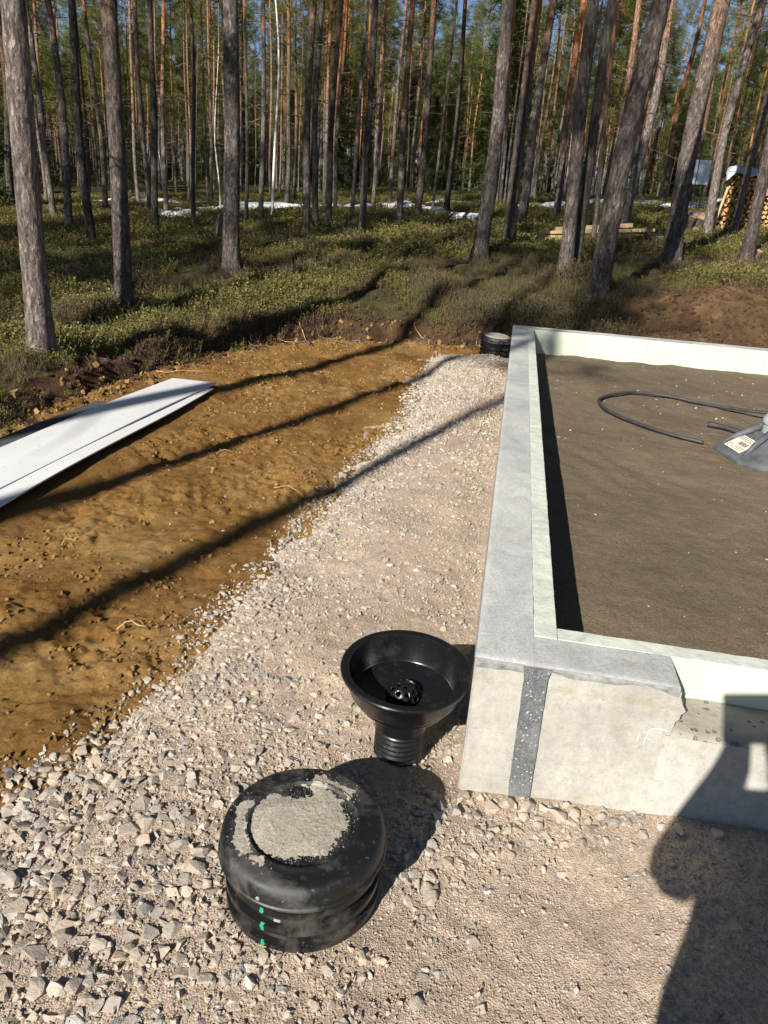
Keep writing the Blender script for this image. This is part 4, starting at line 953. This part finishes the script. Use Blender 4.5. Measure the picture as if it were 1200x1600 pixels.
# fill of the forest: trunks that nothing tells apart
def blocked(x, y):
    return any(math.hypot(x-t[0], y-t[1]) < 1.0 for t in TREES) or (3.0 < x < 7 and 15 < y < 20.5) or (-.8 < x < 3.4 and 14 < y < 16.6)
FARP = []
tries = 0
while len(FARP) < 165 and tries < 20000:
    tries += 1; dist = 21+46*rnd.random()**.85; a = YAW+math.radians(rnd.uniform(-34, 34)); x = CAM[0]+dist*math.sin(a); y = CAM[1]+dist*math.cos(a)
    if blocked(x, y) or any(math.hypot(x-q[0], y-q[1]) < .9 for q in FARP) or y < 17: continue
    v = np.array([x, y, 8.])-CAM; u_ = 600+FPX*(v@RT)/(v@FW)
    if (dist < 30 and rnd.random() < .55) or abs(u_-742) < 50 or abs(u_-1060) < 28 or (abs(u_-1088) < 22 and dist < 36): continue
    FARP.append((x, y))
    pine(x, y, rnd.gauss(0, .014), rnd.gauss(0, .014), rnd.uniform(.09, .19), 'slender pine trunk deep in the forest beyond the clearing', 'slender pines deep in the forest', False, None, LOWCR[rnd.randrange(2)] if dist > 38 and rnd.random() < .15 else None)
# young spruces
SPL = []
for i in range(7):
    for _ in range(60):
        dist = rnd.uniform(30, 62); a = YAW+math.radians(rnd.uniform(-30, 30)); x = CAM[0]+dist*math.sin(a); y = CAM[1]+dist*math.cos(a)
        v = np.array([x, y, 3.])-CAM; u_ = 600+FPX*(v@RT)/(v@FW)
        if u_ > 840: continue
        if not blocked(x, y) and all(math.hypot(x-q[0], y-q[1]) > 1.2 for q in FARP) and all(math.hypot(x-q[0], y-q[1]) > 3 for q in SPL): break
    SPL.append((x, y)); e = empty('young_spruce', (x, y, zfor(x, y)), 0, 'young dark green spruce among the far pine trunks', 'spruce tree', 'young spruces among the far pines'); q = rnd.uniform(.75, 1.7); e.scale = (q, q, q); e.rotation_euler.z = rnd.uniform(0, 6)
    A = Acc(); 
    t = bpy.data.objects.new('trunk', TR_FAR[i % 7]); COL.objects.link(t); t.parent = e; t.scale = (.45, .45, .52)
    c = bpy.data.objects.new('crown', SPR[i % 2]); COL.objects.link(c); c.parent = e
# the rest of the wood, one mass
FM_ = []
for s in range(6):
    A = Acc(); A.add(*trunk_shape(800+s, 15., .16, 6, 14, .02, .09), 0); dead_twigs(A, 840+s, 3, 9, 10, 2)
    src = (CROWNS+LOWCR)[(1, 3, 0, 7, 4, 2)[s]]; V = np.empty(len(src.vertices)*3, np.float32); src.vertices.foreach_get('co', V); V = V.reshape(-1, 3)
    A.add(V.tolist(), [tuple(p.vertices) for p in src.polygons], 1); FM_.append(A.mesh('wood_tree', [MAT['bark'], MAT['needle'], MAT['twig']]))
A = Acc(); A.add(*trunk_shape(850, 8., .16, 6, 12, .02, .03), 0); src = SPR[0]; V = np.empty(len(src.vertices)*3, np.float32); src.vertices.foreach_get('co', V); A.add(V.reshape(-1, 3).tolist(), [tuple(p.vertices) for p in src.polygons], 1)
FM_.append(A.mesh('wood_spruce', [MAT['bark'], MAT['spruce']]))
n = 3000; dist = 62+110*rng.random(n)**.9; a = YAW+np.radians(rng.uniform(-48, 48, n)); x = CAM[0]+dist*np.sin(a); y = CAM[1]+dist*np.cos(a)
sc = rng.uniform(.62, 1.0, n)
o = scatter('far_forest', np.stack([x, y, z_forest(x, y)-.05], 1), np.stack([rng.normal(0, .012, n), rng.normal(0, .012, n), rng.uniform(0, 6.28, n)], 1), sc, src_col('far_tree_source', FM_))
tag(o, 'dense mass of distant pine forest behind the individual trunks', 'forest')

# ------------------------------------------------------------------ snow patches, stump, dead stick
def snow_patch(cx, cy, rx, ry, seed, label):
    xs = np.linspace(-1.3, 1.3, 64); ys = np.linspace(-1.3, 1.3, 40); X, Y = np.meshgrid(xs, ys); wx = cx+X*rx; wy = cy+Y*ry
    m = 1-np.hypot(X, Y)+.55*fbm(wx, wy, 1.6, 4, seed); m = m-.15-.5*np.maximum(fbm(wx, wy, .7, 3, seed+40), 0); z = z_forest(wx, wy)+.0+.30*np.clip(m, -.3, .5)+.02*fbm(wx, wy, .3, 3, seed)
    K = (m > -.10); idx = np.arange(X.size).reshape(X.shape); F = np.stack([idx[:-1, :-1].ravel(), idx[:-1, 1:].ravel(), idx[1:, 1:].ravel(), idx[1:, :-1].ravel()], 1); F = F[K.ravel()[F].all(1)]
    u, inv = np.unique(F, return_inverse=True); V = np.stack([wx.ravel(), wy.ravel(), z.ravel()], 1)[u]
    o = mesh_obj('snow_patch', V, inv.reshape(F.shape), MAT['snow'], None, True, kind='structure')
SNOW = [(-11.9, 23.6, 1.5, 1.1), (-10.2, 27.6, 4.2, 1.6), (-5.6, 29.5, 2.6, 1.1), (-8.7, 21.2, .7, .8), (-3.4, 27.0, 1.0, 1.4), (-2.9, 33, 2.4, 1.0), (1.0, 31, 2.2, 1.2), (3.6, 34.5, 3.0, 1.6), (6.2, 31.5, 2.2, 1.0), (-18, 33, 4, 1.5), (8.5, 36, 3, 1.4), (-1.8, 24.5, .9, .6)]
for i, a in enumerate(SNOW):
    snow_patch(*a, 700+i, '')
e = empty('dead_stump', (-6.44, 14.8, zfor(-6.44, 14.8)), 0, 'grey rotten stump in the heather left of the stout grey pine', 'stump')
V, F = trunk_shape(77, 2.2, .22, 14, 30, .08, .0); V = [(x, y, z if z < .45 else .45+.12*(z-.45)/1.75+.14*math.sin(x*60+y*31)) for x, y, z in V]; mesh_obj('trunk', V, F, MAT['twig'], e, True)
V, F = tube([(-4.9, 17.0, zfor(-4.9, 17)), (-5.25, 17.0, zfor(-4.9, 17)+.55), (-5.5, 17.05, zfor(-4.9, 17)+.95)], [.03, .025, .012], 7); o = mesh_obj('dead_stick', V, F, MAT['twig'], None, True); tag(o, 'grey dead stick leaning near the close dark trunk trio', 'stick')

# ------------------------------------------------------------------ firewood, chopped logs, lumber, panel
def split_log(r, ln, n=5, sd=0):
    q = random.Random(sd); A = Acc(); m = q.choice([3, 4, 4, 5, 6]); an = sorted(q.uniform(0, 6.28) for _ in range(m)); an = [2*PI*k/m+q.uniform(-.3, .3) for k in range(m)]; rr = [r*q.uniform(.7, 1.15) for _ in range(m)]
    V = [(rr[k]*math.cos(an[k]), yy, rr[k]*math.sin(an[k])) for yy in (-ln/2, ln/2) for k in range(m)]; F = [tuple(range(m)), tuple(range(2*m-1, m-1, -1))]+[(k, k+m, (k+1) % m+m, (k+1) % m) for k in range(m)]
    return V, F
WP = (5.35, 17.95); wz = zfor(5.0, 17.9)-.02
e = empty('firewood_stack', (*WP, wz), math.radians(-4), 'tall stack of split firewood under a pale tarpaulin at the right', 'firewood stack')
A = Acc(); q = random.Random(12); row = 0; z = .06
while z < 1.34:
    x = -.92+(.05 if row % 2 else 0)
    while x < 1.15:
        V, F = split_log(q.uniform(.042, .068), .42, 5, q.randrange(99999)); dy = q.uniform(-.05, .05); A.add([(a+x, b+dy, c+z+q.uniform(-.008, .008)) for a, b, c in V], F); x += q.uniform(.092, .122)
    z += .094; row += 1
link('split_logs', A.mesh('split_logs', [MAT['wood']]), None, e, kind='stuff')
for yy in (-.12, .12): V, F = tube([(-1.0, yy, .0), (1.2, yy, .0)], .04, 8); mesh_obj('base_pole', V, F, MAT['cut'], e, True)
V, F = tube([(-1.12, -.3, -.05), (-.95, -.24, 1.0)], .028, 8); mesh_obj('side_post', V, F, MAT['lumber'], e, True)
V = []; F = []; nx, ny = 44, 16
for j in range(ny+1):
    for i in range(nx+1):
        u = i/nx*2-1; v = j/ny*2-1; d = max(0, abs(v)-.6)/.4; du = max(0, abs(u)-.9)/.1
        V.append((WP[0]+.1+u*1.17, WP[1]+v*.34, wz+1.40+.035*math.sin(i*.8+v*2)+.02*math.sin(i*.31)-.15*d-.1*du))
for j in range(ny):
    for i in range(nx): a = j*(nx+1)+i; F.append((a, a+1, a+nx+2, a+nx+1))
o = mesh_obj('tarpaulin', V, F, MAT['tarp'], None, True); md = o.modifiers.new('t', 'SOLIDIFY'); md.thickness = .008; tag(o, 'pale tarpaulin draped over the firewood stack', 'tarpaulin')
def chunk(x, y, z, r, ln, rot, label, seed):
    q = random.Random(seed); bm = bmesh.new(); n = 14; rows = []
    for lvl in (-.5, -.46, 0, .46, .5):
        rows.append([bm.verts.new((r*(1-.06*(abs(lvl) > .48))*math.cos(2*PI*k/n)*(1+.06*math.sin(k*2.1+seed)), r*(1-.06*(abs(lvl) > .48))*math.sin(2*PI*k/n)*(1+.06*math.sin(k*1.7+seed)), lvl*ln)) for k in range(n)])
    for a, b in zip(rows[:-1], rows[1:]):
        for k in range(n): f = bm.faces.new((a[k], a[(k+1) % n], b[(k+1) % n], b[k])); f.material_index = 0
    f = bm.faces.new(rows[0][::-1]); f.material_index = 1; f = bm.faces.new(rows[-1]); f.material_index = 1
    o = bm_obj('log_round', bm, [MAT['bark'], MAT['cut']]); o.location = (x, y, z); o.rotation_euler = rot; tag(o, label, 'log', 'chopped logs beside the firewood')
zc = zfor(4.0, 18.2)
chunk(3.72, 18.0, zc+.20, .13, .46, (.2, .25, 0), 'short reddish log propped upright at the left of the chopped logs', 1)
chunk(4.02, 18.1, zc+.16, .15, .5, (.25, -.2, 1), 'fat chopped log standing in the middle of the log heap', 2)
chunk(4.28, 18.2, zc+.15, .13, .6, (1.45, 0, .8), 'chopped log lying against the firewood stack', 3)
chunk(4.05, 18.25, zc+.43, .10, .8, (1.5, .1, 1.3), 'long log lying across the top of the log heap', 4)
chunk(3.78, 17.7, zc+.09, .09, .35, (1.5, 0, .3), 'small log lying in front of the log heap', 5)
chunk(3.98, 12.9, zfor(3.98, 12.9)+.09, .08, .22, (.3, .2, 0), 'small cut stump block beside the right edge pine', 6)
def plank(p0, p1, wd, th, dz, label, group=None, mat='lumber'):
    a = Vector((*p0, zfor(*p0)+dz)); b = Vector((*p1, zfor(*p1)+dz)); d = b-a; bm = box_bm(-d.length/2, d.length/2, -wd/2, wd/2, -th/2, th/2, .003)
    o = bm_obj('sawn_plank', bm, MAT[mat]); o.location = (a+b)/2; o.rotation_euler = d.to_track_quat('X', 'Z').to_euler(); tag(o, label, 'plank', group or 'sawn lumber lying in the heather')
plank((-.15, 14.75), (2.3, 15.15), .15, .05, .15, 'lowest sawn plank at the front of the lumber pile')
plank((-.02, 14.95), (2.5, 15.35), .15, .05, .17, 'sawn plank behind the front one in the lumber pile')
plank((.35, 15.1), (2.62, 15.55), .14, .06, .235, 'sawn plank lying on top of the lumber pile')
plank((.55, 15.35), (2.2, 15.75), .10, .08, .27, 'thick timber at the back top of the lumber pile')
plank((1.75, 15.0), (3.1, 15.35), .16, .05, .20, 'short pale plank sticking out at the right of the lumber pile')
plank((.2, 14.62), (1.9, 14.85), .10, .10, .10, 'squared timber half sunk in heather before the lumber pile')
sx, sy = 6.0, 30.2; sz_ = zfor(sx, sy)
e = empty('double_panel', (sx, sy, sz_), math.radians(-8), 'white double panel on thin poles deep in the forest', 'panel sign')
for s_ in (-1, 1):
    bm = box_bm(-.20, .20, -.015, .015, -.45, .45, .006); o = bm_obj('panel', bm, MAT['steel'], e); o.location = (s_*.215, 0, 1.32); o.rotation_euler = (-.35, 0, 0)
    V, F = tube([(s_*.3, .05, -.3), (s_*.3, .02, 1.2)], .025, 8); mesh_obj('pole', V, F, MAT['twig'], e, True)

# ------------------------------------------------------------------ undergrowth
def tuft(seed, mat, h, spread, stems, leaves, lw, ll, stemmat='twig', lean=.6):
    r = random.Random(seed); A = Acc()
    for _ in range(stems):
        a = r.uniform(0, 6.28); q = spread*math.sqrt(r.random()); b = Vector((q*math.cos(a), q*math.sin(a), -.02)); hh = h*r.uniform(.55, 1.15); t = b+Vector((r.gauss(0, lean)*hh*.5, r.gauss(0, lean)*hh*.5, hh))
        w_ = Vector((r.gauss(0, 1), r.gauss(0, 1), 0)).normalized()*.0022; A.add([b-w_, b+w_, t+w_*.4, t-w_*.4], [(0, 1, 2, 3)], 1)
        for k in range(leaves):
            f = .25+.75*(k+r.random())/leaves; c = b+(t-b)*f; d = Vector((r.gauss(0, 1), r.gauss(0, 1), r.gauss(.45, .5))).normalized(); s = d.cross(Vector((r.gauss(0, .5), r.gauss(0, .5), 1))).normalized()*lw*r.uniform(.7, 1.2); l = ll*r.uniform(.7, 1.25)
            A.add([c, c+d*l*.5+s, c+d*l, c+d*l*.5-s], [(0, 1, 2, 3)], 0)
    return A.mesh('tuft', [MAT[mat], MAT[stemmat]])
TU_G = [tuft(i, 'lingon', .16, .11, 16, 11, .0065, .021) for i in range(6)]
TU_B = [tuft(20+i, 'lingond', .20, .12, 18, 9, .0055, .020) for i in range(4)]
TU_H = [tuft(40+i, 'litter', .11, .12, 22, 9, .0042, .020) for i in range(4)]
TU_F = [tuft(60+i, 'lingon' if i % 3 else 'lingond', .20, .24, 26, 7, .014, .040) for i in range(6)]
n = 60000; x = rng.uniform(-9, 8, n); y = rng.uniform(1.5, 15, n); x[46000:] = rng.uniform(-5, 2.5, 14000); y[46000:54000] = rng.uniform(5.5, 9.5, 8000); x[54000:] = rng.uniform(-5, -3, 6000); y[54000:] = rng.uniform(1.5, 5.5, 6000); B = edgeB(x, y)
pz = np.stack([x, y, z_forest(x, y, B)], 1); iv, dz = in_view(pz, .12)
earth = ss(.9, 1.6, x)*(1-ss(.9, 2.0, sdist(x, y)-.25*np.maximum(x-2.2, 0)+.5*fbm(x, y, .8, 3, 61)))
road = (x-(3.62+.10*(y-8)) > -.15) & (y < 11.2)
base = iv & (B > .03-.08*(x < -2.9)) & (rng.random(n) > earth*1.15) & ~road
clumpy = fbm(x, y, 1.1, 4, 151); heath = fbm(x, y, 1.7, 3, 152)
nearedge = ss(.7, .2, B)
pick = rng.random(n)
isH = base & (pick < .12+.38*nearedge+.35*(heath > .12)); isG = base & ~isH & (heath+.25*fbm(x, y, .5, 2, 153) > -.12); isB = base & ~isH & ~isG
dens = rng.random(n) < np.clip(.55+1.3*clumpy, .10, 1)*np.maximum(.5+.5*ss(.05, .45, B+.25*fbm(x, y, .4, 3, 154)), .95*(x < -2.9))
for nm, mk, srcs, lb_, s0, s1 in (('lingonberry_cover', isG & dens, TU_G, 'green low lingonberry shrubs covering the forest floor', .75, 1.35), ('blueberry_cover', isB & dens, TU_B, 'olive brown bare blueberry twigs covering the forest floor', .7, 1.3), ('heather_cover', isH & dens, TU_H, 'reddish brown heather along the edge of the dug soil', .6, 1.25)):
    m = int(mk.sum()); k = rng.uniform(s0, s1, m)*(.6+.75*ss(-.3, .4, clumpy[mk]))*(.55+.45*ss(.05, .5, B[mk]))
    o = scatter(nm, pz[mk], np.stack([rng.normal(0, .15, m), rng.normal(0, .15, m), rng.uniform(0, 6.28, m)], 1), k, src_col(nm+'_source', srcs)); tag(o, lb_, 'undergrowth')
n = 26000; dist = 13+32*rng.random(n)**.8; a = YAW+np.radians(rng.uniform(-32, 32, n)); x = CAM[0]+dist*np.sin(a); y = CAM[1]+dist*np.cos(a); cl = fbm(x, y, 2.2, 4, 161)
keep = (rng.random(n) < np.clip(.6+.9*cl, .1, 1)) & (y > 12.5)
for i_, (sx_, sy_, rx_, ry_) in enumerate(SNOW): keep &= ~((1-np.hypot((x-sx_)/rx_, (y-sy_)/ry_)+.55*fbm(x, y, 1.6, 4, 700+i_) > -.1) | ((np.abs(x-sx_-(sx_/sy_)*-1.2) < rx_*.8) & (y < sy_) & (y > sy_-ry_-2.2) & (rng.random(n) < .5)))
x = x[keep]; y = y[keep]; m = len(x)
o = scatter('far_undergrowth', np.stack([x, y, z_forest(x, y)], 1), np.stack([rng.normal(0, .15, m), rng.normal(0, .15, m), rng.uniform(0, 6.28, m)], 1), rng.uniform(.6, 1.25, m), src_col('far_tuft_source', TU_F)); tag(o, 'low green shrubs deeper in under the trees', 'undergrowth')
# bare roots and twigs torn loose along the cut bank
for i in range(46):
    t = rnd.random(); k = rnd.randrange(5, 13); ax, ay = EDGE[k]; bx, by = EDGE[k+1]; x = ax+(bx-ax)*t+rnd.gauss(0, .1); y = ay+(by-ay)*t+rnd.gauss(-.02, .12); z = zat(x, y); a = rnd.uniform(0, 6.28); ln = rnd.uniform(.15, .55)
    pts = []
    for s_ in range(5): xx = x+math.cos(a+.3*math.sin(s_))*ln*s_/4; yy = y+math.sin(a+.3*math.sin(s_+i))*ln*s_/4; pts.append((xx, yy, zat(xx, yy)+.012+.05*math.sin(s_*PI/4)*rnd.random()))
    V, F = tube(pts, [.006, .006, .005, .004, .002], 5); o = mesh_obj('root_piece', V, F, MAT['twig' if i % 3 else 'cut'], forest_floor, True)
for (x, y, a, ln) in [(-1.42, .62, .4, .13), (-2.05, 1.25, 1.2, .1), (-1.75, .35, 2.2, .09), (-1.3, 2.3, .2, .2), (-1.9, 2.9, 1.0, .12)]:
    pts = [(x+math.cos(a+.5*math.sin(k))*ln*k/4, y+math.sin(a+.5*math.sin(k*1.3))*ln*k/4) for k in range(5)]; V, F = tube([(p[0], p[1], zat(*p)+.008+.012*math.sin(k*PI/4)) for k, p in enumerate(pts)], .0022, 5); mesh_obj('dry_twig', V, F, MAT['lumber'], sand_ground, True)

# ------------------------------------------------------------------ the photographer, whose shadow falls on the wall
def person():
    cx, cy = .06, -2.20; g = zat(cx, cy)
    J = {}; E_ = []
    def add(n, p, r, par=None):
        J[n] = (len(J), p, r)
        if par: E_.append((J[par][0], J[n][0]))
    add('pelvis', (cx, cy, g+.96), .155); add('waist', (cx, cy+.01, g+1.10), .178, 'pelvis'); add('chest', (cx, cy+.01, g+1.30), .185, 'waist'); add('upper', (cx, cy-.01, g+1.43), .12, 'chest'); add('neck', (cx, cy+.015, g+1.53), .058, 'upper')
    add('jaw', (cx-.005, cy+.05, g+1.60), .070, 'neck'); add('skull', (cx-.008, cy+.035, g+1.68), .092, 'jaw'); add('crown', (cx-.008, cy+.02, g+1.755), .072, 'skull'); add('nose', (cx-.02, cy+.135, g+1.655), .014, 'skull')
    px, py, pz_ = CAM
    HAND = {'l': (px+.035, py-.045, pz_-.085), 'r': (px+.165, py-.05, pz_-.035)}
    for s, sg in (('l', -1), ('r', 1)):
        sh = (cx+sg*.19, cy, g+1.43); el = (cx+sg*(.195 if s == 'l' else .31), cy+.13, g+1.165); h = HAND[s]; wr = (h[0]+sg*.005, h[1]-.055, h[2]-.06)
        add('sh'+s, sh, .085, 'upper'); add('ua'+s, tuple((np.array(sh)+el)/2), .082, 'sh'+s); add('el'+s, el, .080, 'ua'+s); add('fa'+s, tuple(np.array(el)*.45+np.array(wr)*.55), .064, 'el'+s); add('wr'+s, wr, .050, 'fa'+s); add('pa'+s, h, .040, 'wr'+s)
        for k in range(4):
            b = (h[0]-sg*(.004), h[1]+.022, h[2]-.022+.021*k); add('f%d%s' % (k, s), b, .0095, 'pa'+s); t = (h[0]-sg*.040*(1 if s == 'l' else 1), h[1]+.030, h[2]-.018+.021*k); add('g%d%s' % (k, s), t, .008, 'f%d%s' % (k, s))
        add('t0'+s, (h[0]-sg*.012, h[1]-.012, h[2]+.03), .0105, 'pa'+s); add('t1'+s, (h[0]-sg*.030, h[1]-.010, h[2]+.048), .009, 't0'+s)
        hp = (cx+sg*.10, cy, g+.88); kn = (cx+sg*.12, cy+.035, g+.50); an = (cx+sg*.13, cy-.01, g+.09); to = (cx+sg*.15, cy+.15, g+.045)
        add('hp'+s, hp, .10, 'pelvis'); add('th'+s, tuple((np.array(hp)+kn)/2), .085, 'hp'+s); add('kn'+s, kn, .064, 'th'+s); add('ca'+s, (kn[0]+sg*.004, kn[1]-.03, g+.35), .060, 'kn'+s); add('an'+s, an, .048, 'ca'+s); add('ba'+s, (an[0]+sg*.006, an[1]+.06, g+.055), .046, 'an'+s); add('to'+s, to, .040, 'ba'+s)
    me = bpy.data.meshes.new('body'); me.from_pydata([v[1] for v in J.values()], E_, []); me.update(); o = link('person', me)
    md = o.modifiers.new('skin', 'SKIN'); md.use_smooth_shade = True
    for k, v in enumerate(J.values()): sv = me.skin_vertices[0].data[k]; sv.radius = (v[2], v[2]); sv.use_root = (k == 0)
    ms = o.modifiers.new('sub', 'SUBSURF'); ms.levels = 1; ms.render_levels = 1
    dg = bpy.context.evaluated_depsgraph_get(); nm = bpy.data.meshes.new_from_object(o.evaluated_get(dg)); o.modifiers.clear(); o.data = nm
    for m in ('jacket', 'skin', 'trousers', 'boots'): nm.materials.append(MAT[m])
    for p_ in nm.polygons:
        c = p_.center; k = 0
        if c.z < g+.13: k = 3
        elif c.z < g+.95: k = 2
        elif c.z > g+1.53 and abs(c.x-cx) < .14 and c.y < cy+.16: k = 1
        elif c.y > CAM[1]-.10: k = 1
        p_.material_index = k
    tag(o, 'person in dark jacket raising a phone, known by the shadow on the concrete', 'person')
    # cap and face details
    V, F = lathe([(.001, .128), (.05, .118), (.085, .085), (.100, .035), (.102, 0), (.094, -.004)], 28); c_ = mesh_obj('cap', V, F, MAT['jacket'], o, True); c_.location = (cx-.008, cy+.022, g+1.70)
    for s_ in (-1, 1):
        bm = bmesh.new(); bmesh.ops.create_icosphere(bm, subdivisions=2, radius=.012); e_ = bm_obj('eye', bm, MAT['glass'], o, True); e_.location = (cx-.008+s_*.033, cy+.118, g+1.675)
    # phone: sits directly behind the lens position
    R_ = Matrix(((RT[0], UP[0], -FW[0]), (RT[1], UP[1], -FW[1]), (RT[2], UP[2], -FW[2])))
    ph = bm_obj('phone', box_bm(-.022, .125, -.118, .020, .012, .0215, .0044, 3), MAT['phone']); ph.matrix_world = Matrix.Translation(Vector(CAM)) @ R_.to_4x4(); tag(ph, 'dark phone held up by the person, seen as a shadow block', 'phone')
    V, F = lathe([(.0045, .0), (.008, .0), (.009, .004), (.009, .011)], 20); ln = mesh_obj('lens_ring', V, F, MAT['glass'], ph, True); ln.location = (0, 0, .003)
person()
